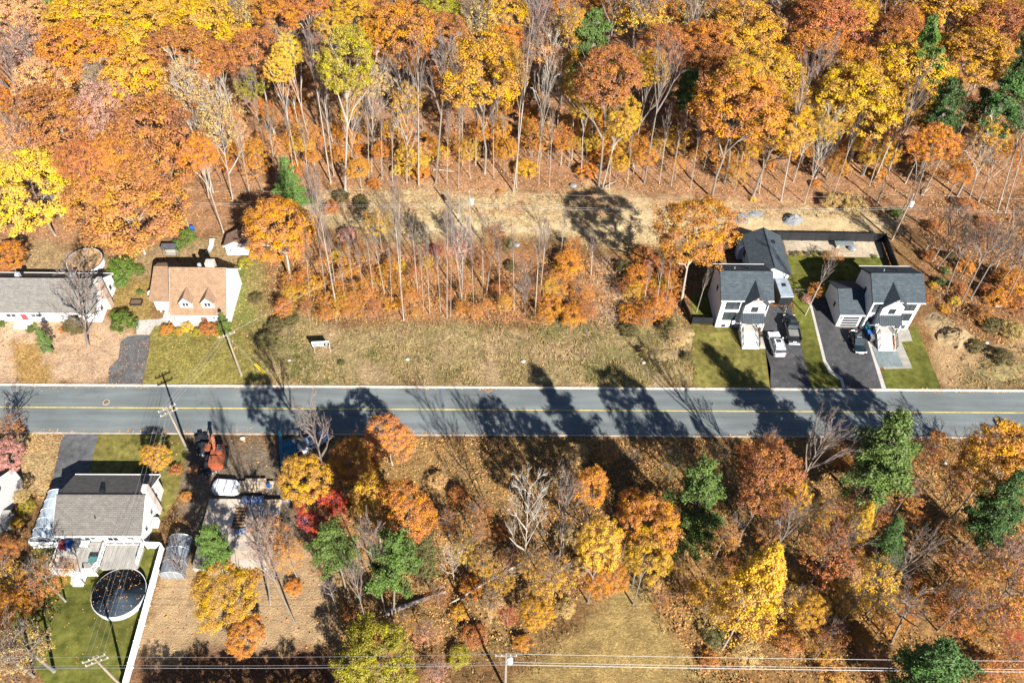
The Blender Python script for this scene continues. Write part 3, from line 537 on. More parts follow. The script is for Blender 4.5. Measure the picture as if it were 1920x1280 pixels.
# ---- the northern wood, row by row from the far edge of the picture
FAR = '''R 20 30 48 K|E 88 8 32 E|V 32 78 42 K|E 190 8 32 E|R 140 28 36 G|R 165 58 60 G|R 250 20 46 G|R 330 18 48 G|C 248 74 15 E|R 300 66 52 G|R 380 70 66 G|S 445 30 42 T|R 520 30 36 O|R 575 20 40 B|E 625 12 22 E|R 620 52 26 G|S 60 112 46 P|R 150 118 66 O|R 340 118 62 B|R 405 112 34 B|R 480 106 46 B
V 255 168 48 G|S 190 165 36 T|V 200 218 42 P|N 26 160 36 T|V 82 172 38 K|R 95 232 62 B|V 300 278 66 B|R 20 235 34 M|S 40 260 34 K|R 158 305 38 B|R 205 288 32 O|R 372 290 30 O|S 470 165 26 L
R 755 72 60 O|R 662 28 34 G|R 826 18 34 L|R 835 66 38 B|S 900 42 42 T|R 952 26 40 G|R 950 78 28 O|N 1010 48 38 T|S 1062 55 36 G|N 1152 22 36 T|S 1206 42 48 G|R 1256 8 32 O|R 1246 92 42 B|S 1030 96 44 M|S 1010 20 28 P|R 700 60 26 G
S 1310 28 44 T|R 1396 76 60 G|R 1330 88 44 O|N 1474 22 44 T|R 1520 26 40 A|R 1592 8 42 G|R 1606 42 34 G|N 1662 40 44 T|R 1548 66 62 B|R 1520 112 50 O|R 1788 26 72 G|R 1700 40 26 O|R 1870 74 60 B|R 1682 56 38 B|R 1692 98 40 O|R 1602 142 52 O|R 1692 152 66 G|R 1820 112 54 G|V 1884 124 26 Y|R 1602 192 64 G|R 1700 198 46 G|R 1440 152 54 G|R 1345 132 44 B|N 1532 156 26 T|R 1750 270 36 O|R 1846 30 32 G|R 1905 20 30 L|R 1345 18 30 O|R 1880 40 40 B|R 1770 150 30 B'''
for row in FAR.replace('\n', '|').split('|'):
    k, x, y, r, c = row.split(); plant(k, float(x), float(y), float(r)*(1.2 if k in 'RV' else 1.1 if k != 'E' else 1), c, zc=16 if k != 'E' else 14)
# trees whose trunk foot shows: kind, crown centre, half width, colour, foot
FOOT = '''E 1112 78 44 E 1109 290 3|E 1293 166 33 E 1283 290 4|E 1745 84 32 E 1720 300 3|E 1775 200 36 D 1712 380 3|E 1885 190 60 D 1795 367 4|E 541 338 36 E 556 400 1|E 1912 85 18 D 1880 300 3
V 540 100 22 Y 590 310|V 522 132 20 Y 560 322|V 650 116 44 L 647 357|R 907 140 68 G 909 326|S 410 222 42 T 437 378|S 350 172 44 T 400 362|n 592 150 30 T 620 343|n 610 190 26 T 626 330|S 700 152 30 T 697 322|N 745 168 36 T 750 297|n 785 155 32 T 785 347|N 830 162 44 T 817 343|S 763 190 28 G 763 343|n 867 200 20 T 867 310|n 892 210 22 T 892 310|n 990 122 26 T 963 360|n 975 170 22 T 968 352|W 1027 155 28 T 1006 322|R 1140 148 54 B 1122 350|V 1168 222 28 G 1130 352|V 1076 156 22 Y 1072 300|R 1218 132 32 G 1187 312|N 1236 170 34 T 1208 343|n 1100 190 16 T 1088 280|n 1050 180 18 T 1040 300|V 1098 195 24 G 1090 330
R 1380 205 66 O 1335 370|R 1466 232 50 G 1412 368|n 1500 196 30 T 1464 377|n 1440 250 20 T 1423 363|R 1390 150 40 G 1358 343|R 1420 190 42 O 1380 337|S 1522 235 28 T 1488 340|S 1552 245 28 G 1508 382|R 1560 215 34 G 1530 333|n 1590 230 22 T 1543 322|n 1600 260 18 T 1562 367|R 1665 200 40 G 1618 328|n 1668 240 18 T 1630 348|n 1706 212 30 T 1645 380|n 1750 240 20 T 1698 343|n 1785 260 18 T 1730 367|n 1820 260 18 T 1777 343|S 1855 250 30 G 1812 390|S 1880 270 30 O 1835 377|n 1912 260 26 T 1870 397|n 1918 290 22 T 1884 400|N 1400 215 26 T 1372 345|S 660 200 22 G 660 322
n 455 290 18 T 470 372|n 372 250 22 T 392 372|n 505 245 16 T 520 345|n 540 240 14 T 553 345|n 570 265 14 T 580 352|n 690 240 14 T 692 345|n 715 235 14 T 716 335|n 735 250 14 T 736 340|n 840 245 14 T 838 346|n 862 250 12 T 860 352|n 925 235 16 T 926 335|n 945 240 14 T 943 299|n 1015 245 12 T 1010 345|n 1035 250 12 T 1030 350|n 1150 250 14 T 1142 352|n 1185 260 12 T 1176 345|n 1250 250 16 T 1236 345|n 1275 255 14 T 1258 350|n 1310 265 14 T 1295 352'''
for row in FOOT.replace('\n', '|').split('|'):
    f = row.split(); k, x, y, r, c, bx, by = f[0], *map(float, f[1:4]), f[4], float(f[5]), float(f[6])
    plant(k, x, y, r*(1.2 if k in 'RVS' else 1), c, base=(bx, by), v=int(f[7]) if len(f) > 7 else None, pale=(k != 'R'))
# big crowns of the western gardens
plant('R', 236, 392, 104, 'M', zc=9.5, v=CROWN['R'][1], hz=.75, label='huge russet brown maple overhanging the yard behind the leaf-covered round pool', name='maple_tree')
plant('R', 62, 362, 84, 'Y', zc=9, v=CROWN['R'][3], hz=.9, label='broad bright yellow maple beside the huge russet maple', name='maple_tree')
plant('R', 15, 482, 32, 'O', zc=5, label='orange maple at the back of the long grey-roofed house', name='maple_tree')
plant('R', 524, 433, 68, 'A', base=(545, 530), hz=.7, label='russet brown oak with a pale trunk just east of the white shed', name='oak_tree', pale=True)
plant('R', 1306, 438, 72, 'O', base=(1277, 570), hz=.85, label='big orange oak leaning over the west side of the hip-roofed outbuilding', name='oak_tree', pale=True)
plant('U', 150, 562, 74, 'T', base=(165, 646), H=17, label='big leafless grey tree standing in front of the long grey-roofed house', name='bare_tree')
plant('n', 1556, 500, 26, 'T', base=(1510, 590), H=12.5, label='slender pale tree leaning between the two driveways', name='slender_bare_tree')
plant('n', 1328, 510, 14, 'T', base=(1306, 585), H=9, label='thin pale stem in the shaded side yard of the western new house')
plant('Q', 1562, 482, 20, 'B', zc=1.8); plant('Q', 1530, 545, 17, 'O', zc=2); plant('B', 1680, 400, 12, 'F'); plant('B', 1512, 560, 10, 'P')
# the wooded lot and the ground around it
LOT = '''n 603 425 28 T 633 588|N 590 400 22 T 612 560|n 850 440 14 T 868 578|n 838 450 16 T 838 597|n 847 455 12 T 845 592|W 868 440 26 P 866 565|n 905 450 16 T 906 540|S 862 455 30 P 862 560|S 925 448 28 B 912 550|n 742 430 22 T 757 600|n 750 420 18 T 752 570|n 706 470 18 T 722 555|S 708 418 28 G 716 470|n 655 470 14 T 662 545|n 672 480 14 T 682 552|n 690 475 14 T 700 548|n 775 460 16 T 784 560|n 800 480 14 T 806 590|n 1010 470 24 T 1003 592|n 1022 460 18 T 1012 560|U 985 525 26 T 985 590|n 1058 420 14 T 1052 475|n 1112 465 22 T 1108 515|N 1085 545 18 T 1078 560|n 620 470 14 T 632 560|n 730 490 12 T 735 575|n 1215 520 16 T 1205 580|n 1240 510 16 T 1228 590|n 1260 480 14 T 1248 575|n 885 480 12 T 888 570|n 935 490 14 T 938 575|n 820 490 12 T 826 585|N 1790 425 30 T 1748 490|N 1800 450 28 T 1755 505|N 1808 470 26 T 1775 545|N 1850 470 30 T 1803 565|N 1868 480 28 T 1820 560|N 1905 490 30 T 1865 545|n 1900 430 24 T 1860 520|S 1840 440 26 B 1800 520|N 1930 480 30 T 1885 570|n 1770 410 20 T 1735 470|n 575 480 12 T 580 555|n 790 500 10 T 795 590|n 640 500 10 T 648 580|n 962 480 14 T 964 580'''
for row in LOT.split('|'):
    f = row.split(); plant(f[0], *map(float, f[1:4]), f[4], base=(float(f[5]), float(f[6])))
SHR = '''560 560 22 G|545 540 18 O|588 545 24 G|612 572 22 O|640 570 22 G|662 590 22 O|575 585 20 B|600 530 20 O|690 562 22 O|704 585 20 B|722 505 18 G|738 570 22 O|768 562 20 O|778 520 16 B|752 540 20 O|635 545 20 O|560 520 18 B|540 580 14 L|630 480 14 Y|660 510 18 O|700 520 16 O|652 440 22 P|748 500 16 G|865 588 14 O|890 592 18 O|916 582 16 O|842 560 16 B|872 550 18 B|935 540 20 B|905 505 18 B|850 520 16 T|815 470 16 R|960 500 16 X|950 460 20 X
1032 575 34 O|1050 535 36 O|1065 495 34 O|1075 470 24 O|1092 560 26 O|1075 590 30 O|1020 600 24 O|1100 590 24 B|1002 560 22 B|1066 610 12 G|1030 545 22 G|1068 505 12 Y
1196 520 34 O|1222 500 30 B|1215 560 38 O|1184 590 28 O|1245 505 30 O|1250 570 30 O|1232 590 30 O|1190 555 24 G|1220 530 16 Y|1246 530 16 Y|1175 545 22 B|1262 540 26 O|1205 480 28 B|1268 500 24 B|1170 500 20 X|1210 605 22 B
1895 530 40 O|1872 560 28 O|1905 570 26 B|1762 528 13 D|1772 508 11 E|1790 565 14 Y|1750 535 10 G|1772 580 12 G|1800 545 20 B|1810 500 22 O|1840 590 24 B|1860 610 22 X|1900 620 26 T|1740 480 16 B|1780 480 14 X|1850 545 20 B|1740 560 14 B|1830 650 20 X|1880 670 24 X
580 372 22 X|640 368 18 X|680 380 20 X|620 390 20 B|1600 385 30 T|1560 378 24 T|1810 385 22 B|700 345 16 O|767 320 20 G|790 325 22 O|745 320 16 Y|860 362 6 O|937 360 8 O|1100 322 24 O|1120 290 22 O|1530 346 12 O|1412 374 8 Y|1850 420 20 B|1750 425 18 B
500 640 26 X|520 610 22 X|545 600 18 X|480 560 16 X|640 680 8 X|1205 660 14 T|1180 620 20 X|1250 610 22 X|1270 640 24 T|1290 670 14 X'''
for row in SHR.replace('\n', '|').split('|'):
    x, y, r, c = row.split(); r = float(r)
    if c in 'OGBAT' and random.random() < .6 and 480 < float(x) < 1300 and float(y) > 440: plant('Q', float(x), float(y)-8, r*.9, c, zc=random.uniform(1.6, 3.4))
    elif 800 < float(x) < 960 and random.random() < .3: continue
    else: plant('B', float(x), float(y), r*.85, c)
# garden plants
for x, y, r, c, l, hz in ((233, 606, 25, 'F', 'large clipped bright green bush beside the cracked driveway', 1.), (217, 592, 12, 'F', 'small round bright green bush next to the large clipped bush', 1.), (228, 506, 27, 'F', 'bright green hedge between the two older houses', .8), (262, 508, 10, 'F', 'narrow bright green hedge end against the beige-roofed house', 1.3),
        (226, 530, 14, 'E', 'dark green clipped shrub at the gable of the long grey-roofed house', 1.), (355, 448, 15, 'F', 'bright green conifer shrub behind the beige-roofed house', 1.6), (460, 494, 14, 'L', 'yellow-green shrub on the lawn below the white shed', .8), (57, 618, 8, 'F', 'small bright green shrub by the front steps of the grey-roofed house', 1.), (3, 608, 8, 'F', 'small green shrub at the edge of the gravel path', .9),
        (119, 618, 9, 'O', 'small orange shrub under the big leafless tree', .7), (345, 612, 0, 'G', '', 1), (313, 617, 13, 'O', 'orange-brown flower bed shrub before the beige-roofed house', .7), (335, 622, 10, 'G', 'golden flower bed shrub before the beige-roofed house', .7), (352, 614, 12, 'Y', 'bright yellow flower bed shrub before the beige-roofed house', .7), (372, 622, 11, 'L', 'yellow-green flower bed shrub at the edge of the dry lawn', .6), (390, 616, 17, 'B', 'wide russet shrub at the corner of the beige-roofed house', .6), (411, 627, 8, 'G', 'small golden shrub next to the tapering cedar', .7),
        (262, 548, 6, 'E', 'tiny dark shrub beside the raised vegetable bed', 1.), (50, 952, 16, 'L', 'yellow-green bush beside the white gabled house', .9), (1640, 482, 5, 'F', 'small clipped bush at the end of the garden bed', 1.), (330, 462, 14, 'E', 'dark green shrub beside the garden swing', .8)):
    if r: plant('B', x, y, r, c, label=l, hz=hz, name='garden_shrub')
for k, x in enumerate((1487, 1500, 1513, 1527, 1540, 1554)): plant('B', x, 476, 5.5, 'L' if k % 2 else 'X', hz=1., label=('first', 'second', 'third', 'fourth', 'fifth', 'last')[k]+' small clumped grass along the garden bed, counted from the outbuilding')
plant('E', 420, 612, 14, 'F', base=(424, 628), H=5.2, v=1, label='tapering bright green cedar at the corner of the beige-roofed house', name='cedar_tree')
plant('E', 80, 640, 14, 'E', base=(92, 662), H=7, v=1, label='narrow blue-green spruce leaning over the leafy front yard', name='spruce_tree')
plant('E', 140, 612, 22, 'X', base=(140, 622), H=3, v=0, label='low dull evergreen under the big leafless tree', name='evergreen_shrub')
# ---- south of the road
plant('R', 293, 857, 26, 'G', zc=3.4, hz=.95, label='small round golden-brown tree on the lawn by the taupe-roofed house', name='ornamental_tree')
SOUTH = '''R 664 866 46 O 6|R 728 824 46 M 6|R 571 902 44 G 9.5|R 604 962 44 R 6.5|R 700 948 46 G 7|R 758 962 54 O 7.5|N 592 832 44 T 8|S 505 1010 46 O 6|S 540 1040 34 O 5.5|R 460 1192 36 O 3|R 706 1238 74 L 5.5|W 990 962 52 T 8|R 1106 915 34 O 8|S 1062 905 36 T 7|V 1124 1022 44 Y 8|R 1134 1082 38 O 5|R 1218 985 50 O 8|R 1215 1040 46 G 7|R 1190 950 30 O 8|S 872 1030 28 Y 6|W 848 1050 28 T 6|S 905 1055 28 G 6|S 1040 1085 46 G 5|R 1006 1152 30 G 3.5|Q 952 1152 22 R 3|S 920 1140 32 T 4|S 995 1060 30 G 5|N 1060 960 30 T 7|S 1060 1000 26 T 6
R 1440 900 62 B 8.5|R 1480 935 36 G 7|N 1526 862 50 T 8|N 1430 842 30 T 6|C 1418 1100 72 Y 9|C 1440 1060 40 Y 8|C 1615 975 30 G 8|S 1640 1085 50 Y 7|S 1560 1030 60 B 7|R 1520 1140 36 G 5.5|S 1480 1130 36 G 5|R 1865 872 66 G 7|S 1885 1110 66 O 6|U 1835 828 52 T 5|S 1615 940 30 B 6|S 1790 1150 46 B 5|S 1890 1040 40 P 6|Q 1890 1192 28 R 3|S 1340 1080 34 G 5|V 1310 1110 22 G 5|S 1360 1000 36 B 6|S 1500 1000 44 B 6|S 1590 1120 40 G 5|S 1800 1060 44 B 6|S 1850 1180 40 O 4|S 1700 930 30 B 6|R 1905 850 36 O 7|S 1530 960 30 G 6|S 1790 900 30 B 5|S 1450 1000 36 B 6|S 1330 1150 30 B 4|N 1470 1000 30 T 7|N 1700 1060 34 T 7|N 1400 950 24 T 6
S 85 1085 42 B 6|R 12 1140 36 O 5|R 8 1035 30 B 5|S 130 1060 18 B 5|N 60 1220 74 T 6|S 20 1230 60 T 6|N 18 785 38 T 4|R 12 856 34 P 3.5|S 20 800 24 B 3|N 330 1020 22 T 3|R 40 930 14 T 3|N 505 1060 40 T 8|U 330 1050 30 T 4|N 620 1110 24 T 6|N 700 1050 34 T 8|N 670 1110 26 T 7|N 600 1000 24 T 6|N 1780 940 30 T 5|N 1850 1140 30 T 6'''
for row in SOUTH.replace('\n', '|').split('|'):
    k, x, y, r, c, z = row.split(); z = float(z); c = random.choice('BMMT') if c == 'B' and k == 'S' else c; plant(k, float(x), float(y), float(r), c, zc=z*1.85 if z >= 6.5 and float(x) > 400 else z, hz=1.45 if k == 'R' and z >= 6.5 and float(x) > 400 else None, name='round_tree' if k == 'R' else None)
for x, y, r, c, bx, by, v in ((625, 1018, 48, 'E', 655, 1125, 3), (740, 1040, 54, 'E', 738, 1168, 3), (1304, 950, 54, 'E', 1275, 1062, 2), (1662, 850, 74, 'E', 1618, 950, 0), (1878, 950, 54, 'D', 1822, 1035, 0), (1674, 1008, 36, 'D', 1655, 1062, 1), (1758, 1262, 84, 'D', 1730, 1330, 0), (398, 1018, 33, 'E', 432, 1118, 3), (800, 1040, 26, 'X', 800, 1095, 2)):
    plant('E', x, y, r, c, base=(bx, by), v=v)
plant('R', 418, 1110, 64, 'G', base=(490, 1176), hz=.6, pale=False, label='golden maple leaning over the sandy yard on a thick pale trunk', name='maple_tree')
plant('N', 1740, 1050, 62, 'T', base=(1671, 1203), H=14, label='big leafless grey tree leaning on a thick bare trunk above the lowest wires', name='bare_tree')
plant('N', 500, 1055, 42, 'T', base=(507, 1132), H=11, label='leafless grey tree with forked trunk beside the plywood deck', name='bare_tree')
SB = '''980 1205 20 O|890 1190 26 B|860 1230 24 L|800 1190 26 K|760 1170 22 G|980 1194 8 L|1060 1140 22 T|820 1120 24 B|880 1100 28 O|940 1090 26 G|1010 1110 24 G|1090 1060 22 T|1290 1100 22 B|1340 1190 26 X|1400 1220 30 T|1480 1200 32 M|1560 1190 30 B|1540 1220 24 G|1620 1200 26 M|1660 1170 26 O|1700 1150 26 O|1480 1080 28 G|1590 1080 28 K|1540 1080 28 B|1650 1140 24 G|1720 1100 30 O|1800 1120 30 O|1850 1060 30 G|1880 1150 26 R|1780 990 26 B|1720 960 26 B|1560 960 28 M|1370 1060 26 B|1360 930 20 X|1260 870 30 X|1340 860 26 T|1180 870 26 X|1080 850 26 T|1140 850 20 M|860 930 24 B|820 900 20 T|900 960 24 B|940 1000 22 B|840 980 24 M|1400 850 24 B|1580 870 24 M|1560 840 20 M|1740 850 24 B|1700 850 20 K|1790 860 26 M|1760 820 18 M|1850 1250 34 B|1640 1250 30 B|1560 1260 30 M|1330 1240 22 M|1900 1240 32 M|700 1190 22 M|650 1150 18 B|550 1100 18 O|480 1075 16 O|960 1050 22 B|860 1150 22 G|900 1000 20 M|690 860 26 G|640 900 26 M|720 1000 26 B|600 1060 22 B|640 1080 20 T|330 880 14 B|365 880 12 K|350 930 12 M|10 1080 30 G|60 1130 22 B|30 980 14 G|70 1010 12 G|820 1260 24 P|1240 1130 20 M|1225 1090 18 T|1270 1060 20 G|1650 960 22 B|1890 800 16 K|1430 1180 22 O|1830 1000 24 B|600 920 20 M'''
for row in SB.split('|'):
    x, y, r, c = row.split(); r = float(r)
    if r >= 20 and random.random() < .55: plant('S', float(x), float(y), r*1.1, c, zc=random.uniform(2., 4.5), name='thin_bush')
    else: plant('B', float(x), float(y), r*.9, c)
for k in range(9): plant('R' if k % 2 else 'V', 300+44*k, 1322+random.uniform(-8, 8), 34, random.choice('OGBX'), zc=3.2, label='tree of the row below the sandy yard, number '+'one two three four five six seven eight nine'.split()[k]+' from the vinyl fence')
# ---- young growth and further trees filling the wood behind the front row
def fill():
    rs = random.Random(5); pts = [(o.location.x, o.location.y, 3.2) for o, d, p in PLANTS if 'shrub' not in d]
    for k in range(900):
        y = rs.uniform(127, 186); x = rs.uniform(-.62, .62)*(y+28)
        r = rs.uniform(2.6, 4.6)
        if x < -45 and y < 112: continue
        if any((x-a)**2+(y-b)**2 < (r*.75+q)**2 for a, b, q in pts): continue
        pts.append((x, y, r*.75)); zc = rs.uniform(11, 15); px, py, D = pix((x, y, zc))
        kind = rs.choices('RSVNn', (8, 3, 2, .6, .2))[0]; c = rs.choice('OBGBOTKG' if x < -40 else 'OBGBOTGO')
        plant(kind, px, py, r*F_PX/D, c, zc=zc)
    n = 0
    for k in range(600):
        if n > 200: break
        y = rs.triangular(119, 144, 128); x = rs.uniform(-.42, .66)*(y+20); px, py, D = pix((x, y, 1.5))
        if not (380 < px < 1920) or (px < 560 and py > 370) : continue
        q_ = rs.random()
        if q_ < .55: plant('Q', px, py-8, rs.uniform(16, 30), rs.choice('OOOAGMK'), zc=rs.uniform(2.5, 6.5))
        elif q_ < .75: plant('R', px, py-8, rs.uniform(14, 24), rs.choice('OAGA'), zc=rs.uniform(3, 6))
        else: plant('B', px, py, rs.uniform(12, 22), rs.choice('OOBG'))
        n += 1
    for k in range(70):
        px, py = rs.uniform(520, 960), rs.uniform(470, 600)
        if px > 795 and rs.random() < .75: continue
        plant('Q', px, py-10, rs.uniform(10, 19), rs.choice('OOAGM'), zc=rs.uniform(1.5, 3.4))
fill()

# ------------------------------------------------------------------ buildings
def window(par, face, u, z, w, h, y0, fm, bars=1, rows=0, name='window', label=None):
    """window > frame bars and panes, on the face S (y = y0), N, E or W (x = y0) of the house's own axes"""
    def bx(mb, a0, a1, z0, z1, d0, d1):
        if face == 'S': mb.box(a0, a1, y0-d1, y0-d0, z0, z1)
        elif face == 'N': mb.box(a0, a1, y0+d0, y0+d1, z0, z1)
        elif face == 'E': mb.box(y0+d0, y0+d1, a0, a1, z0, z1)
        else: mb.box(y0-d1, y0-d0, a0, a1, z0, z1)
    f = MB(); t = .08
    bx(f, u, u+t, z, z+h, -.02, .06); bx(f, u+w-t, u+w, z, z+h, -.02, .06); bx(f, u+t, u+w-t, z, z+t, -.02, .06); bx(f, u+t, u+w-t, z+h-t, z+h, -.02, .06)
    for k in range(bars): c = u+w*(k+1)/(bars+1); bx(f, c-.03, c+.03, z+t, z+h-t, -.02, .05)
    for k in range(rows): c = z+h*(k+1)/(rows+1); bx(f, u+t, u+w-t, c-.03, c+.03, -.02, .045)
    fo = part(name, f, fm, par, label)
    for k in range(bars+1):
        a, b = u+t+(w-2*t)*k/(bars+1), u+t+(w-2*t)*(k+1)/(bars+1); p = MB(); bx(p, a, b, z+t, z+h-t, -.01, .025); part('pane', p, GLASS, fo)
def gable_walls(w, d, ze, zr, yr=None, base=-.1, axis='x'):
    yr = d/2 if yr is None else yr
    if axis == 'x': return MB().extrude([(0, 0, base), (0, 0, ze), (0, yr, zr), (0, d, ze), (0, d, base)], (w, 0, 0))
    return MB().extrude([(0, 0, base), (w, 0, base), (w, 0, ze), (yr, 0, zr), (0, 0, ze)], (0, d, 0))
def slab(a, b, c, d, t=.16):
    """roof slope a b c d (eave left, eave right, ridge right, ridge left), pushed up by its thickness"""
    return MB().extrude([a, b, c, d], (0, 0, t))
def roof_x(par, w, d, ze, zr, m, ov=.4, og=.35, yr=None, name='roof'):
    yr = d/2 if yr is None else yr; sf = (zr-ze)/yr; sb = (zr-ze)/(d-yr); e = .02
    r = slab((-og, -ov, ze-sf*ov+e), (w+og, -ov, ze-sf*ov+e), (w+og, yr, zr+e), (-og, yr, zr+e))
    s2 = slab((-og, yr, zr+e), (w+og, yr, zr+e), (w+og, d+ov, ze-sb*ov+e), (-og, d+ov, ze-sb*ov+e)); k = len(r.v); r.v += s2.v; r.f += [tuple(i+k for i in f) for f in s2.f]
    ro = part(name, r, m, par); part('ridge_cap', MB().tube([(-og, yr, zr+.18), (w+og, yr, zr+.18)], .09, n=5), m, ro)
    for y0, zz in ((-ov-.1, ze-sf*ov), (d+ov, ze-sb*ov)): part('gutter', B_(-og, w+og, y0, y0+.1, zz+.04, zz+.2), WHITE if m is not DSH else WSID, ro)
    for x0 in (-og-.04, w+og): part('fascia', MB().extrude([(x0, -ov, ze-sf*ov-.05), (x0, yr, zr-.05), (x0, d+ov, ze-sb*ov-.05), (x0, d+ov, ze-sb*ov+.12), (x0, yr, zr+.12), (x0, -ov, ze-sf*ov+.12)], (.04, 0, 0)), BLACK if m is DSH else WHITE, ro)
    return ro
def vent(ro, x, y, z, s=.35): part('roof_vent', B_(x-s/2, x+s/2, y-s/2, y+s/2, z-.3, z+.4), BLACK, ro)
def railing(par, pts, z0, z1, m, posts=True):
    r = MB(); n = 0
    for a, b in zip(pts, pts[1:]):
        a, b = Vector(a), Vector(b); L = (b-a).length; k = max(1, int(L/.14)); up0 = Vector((0, 0, z0)); up1 = Vector((0, 0, z1))
        r.tube([a+up1, b+up1], .04, n=4); r.tube([a+up0+Vector((0, 0, .12)), b+up0+Vector((0, 0, .12))], .03, n=4)
        for j in range(k+1): p = a+(b-a)*j/k; r.tube([p+up0+(Vector((0, 0, .12)) if j % 8 else Vector()), p+up1], .05 if j % 8 == 0 else .015, n=4)
    return part('railing', r, m, par)
def new_house(x0, y0, w, label, mirror, bx, ent, gz=6.3, wins=(), swap=False):
    t = thing('house', label, 'house', (x0, y0, 0), 0, 'white new houses with dark roofs'); d, ze, zr = 6.9, 6.42, 8.5
    part('wall', gable_walls(w, d, ze, zr), WSID, t); ro = roof_x(t, w, d, ze, zr, DSH)
    vent(ro, w*.62, d*.72, 7.6); part('roof_vent', MB().cyl((w*.3, d*.68), .07, 7.4, 8.3, 8), GALV, ro)
    # entrance bay with its own gable
    b0, b1 = bx; bm = (b0+b1)/2; fy = -.75; hp = gz+1.55
    part('bay_wall', MB().extrude([(b0, fy, 1.55), (b1, fy, 1.55), (b1, fy, gz-.1), (bm, fy, hp-.2), (b0, fy, gz-.1)], (0, .8, 0)), WSID, t)
    bk = 2.6; o = .38; e = gz-.1-.2
    g = slab((b0-o, fy-.45, e), (bm, fy-.45, hp), (bm, bk, hp+.02), (b0-o, .3, e)); g2 = slab((bm, fy-.45, hp), (b1+o, fy-.45, e), (b1+o, .3, e), (bm, bk, hp+.02)); k = len(g.v); g.v += g2.v; g.f += [tuple(i+k for i in f) for f in g2.f]
    gr = part('gable_roof', g, DSHY, t)
    tr = MB().tube([(bm-.75, fy-.42, hp-.62), (bm+.75, fy-.42, hp-.62)], .06, n=4); tr.tube([(bm, fy-.42, hp-.66), (bm, fy-.42, hp-.1)], .06, n=4); tr.tube([(bm-.7, fy-.42, hp-.62), (bm, fy-.42, hp-.95)], .05, n=4); tr.tube([(bm+.7, fy-.42, hp-.62), (bm, fy-.42, hp-.95)], .05, n=4)
    part('gable_truss', tr, mat('truss_wood', (.3, .12, .06), .6) if not mirror else WHITE, gr)
    window(t, 'S', bm-.5, 4.35, 1.0, 1.05, fy, BLACK, 2, 0)
    # standing seam awning above the door
    a = MB().extrude([(b0-.15, fy-1.35, 3.15), (b1+.15, fy-1.35, 3.15), (b1+.15, fy-.02, 3.95), (b0-.15, fy-.02, 3.95)], (0, 0, .1)); ao = part('awning', a, mat('seam_metal', (.045, .058, .068), .4, .15, 2., metal=.3), t)
    for k in range(11): x = b0-.1+(b1-b0+.2)*k/10; part('seam', MB().tube([(x, fy-1.35, 3.28), (x, fy-.02, 4.08)], .022, n=3), MATS['seam_metal'], ao)
    for x in (b0, b1): part('awning_post', B_(x-.08, x+.08, fy-1.3, fy-1.14, 1.5, 3.2), WHITE, t)
    dr = part('door', B_(bm-.5, bm+.5, fy-.05, fy+.02, 1.62, 3.0), mat('door_paint', (.03, .035, .04), .4), t); part('handle', B_(bm+.36, bm+.42, fy-.1, fy-.05, 2.1, 2.4), GALV, dr)
    # porch and stairs
    s0, s1 = ent; po = part('porch', B_(s0, s1, fy-1.35, fy-.02, -.1, 1.5), CONC, t)
    n = 8
    for k in range(n):
        zt = 1.5-(k+1)*1.5/(n+1); part('step', B_(s0, s1, fy-1.35-.28*(k+1)-.02, fy-1.35-.28*k, -.1, zt), mat('pale_step', (.62, .6, .57), .8, .08), t)
    for x in (s0+.05, s1-.05): railing(t, [(x, fy-.2, 1.5), (x, fy-1.35, 1.5)], 0, .95, BLACK); railing(t, [(x, fy-1.35, 1.5), (x, fy-1.35-.28*n, .17)], 0, .95, BLACK)
    for (u, z, ww, hh) in wins: window(t, 'S', u, z, ww, hh, 0, BLACK, 1 if ww > 1 else 0, 1 if hh > 1.2 else 0)
    for (u, z) in ((3.2, 4.6),): window(t, 'W', u, z, .6, 1.0, 0, BLACK, 0)
    return t
H1 = new_house(33.3, 86.55, 7.2, 'white new house with a wide pale stoop, nearest the big orange oak', False, (3.35, 6.45), (3.45, 6.0), wins=((.7, 4.1, 2.1, 1.85), (.75, 1.7, 1.9, 1.75), (.95, .15, .6, .5), (2.3, .15, .6, .5), (6.55, 3.9, .5, 1.6)))
part('planter', B_(6.15, 6.9, -3.9, -2.2, -.1, .35), GREYW, H1); part('landing', B_(3.4, 7.0, -4.25, -3.7, -.1, .13), CONC, H1)
H2 = new_house(55.85, 86.35, 7.2, 'white new house with an attached garage and a row of pumpkins up its stairs', True, (1.35, 4.5), (1.5, 4.2), wins=((4.95, 4.3, 1.7, 1.75), (5.1, 2.05, 1.6, 1.6), (5.1, .3, 1.5, .65), (.3, 3.9, .85, 1.7), (.3, 1.2, .85, 1.7)))
# attached garage: part of the eastern new house, joined to its west wall
gx, gw, gd = -3.75, 3.7, 6.6
part('garage_wall', MB().extrude([(gx, .6, -.1), (gx, .6, 2.9), (gx, .6+gd/2, 4.75), (gx, .6+gd, 2.9), (gx, .6+gd, -.1)], (gw, 0, 0)), WSID, H2)
ga = slab((gx-.3, .25, 2.72), (gx+gw-.01, .25, 2.72), (gx+gw-.01, .6+gd/2, 4.78), (gx-.3, .6+gd/2, 4.78)); gb = slab((gx-.3, .6+gd/2, 4.78), (gx+gw-.01, .6+gd/2, 4.78), (gx+gw-.01, .95+gd, 2.72), (gx-.3, .95+gd, 2.72)); k = len(ga.v); ga.v += gb.v; ga.f += [tuple(i+k for i in f) for f in gb.f]
gro = part('garage_roof', ga, DSH, H2); part('gutter', B_(gx-.3, gx+gw-.01, .15, .25, 2.74, 2.9), WHITE, gro)
gdr = part('garage_door', B_(gx+.5, gx+3.2, .52, .61, 0, 2.25), WHITE, H2)
for r_ in range(4):
    part('pane', B_(gx+.6, gx+3.1, .49, .525, .1+r_*.55, .53+r_*.55), GLASS, gdr)
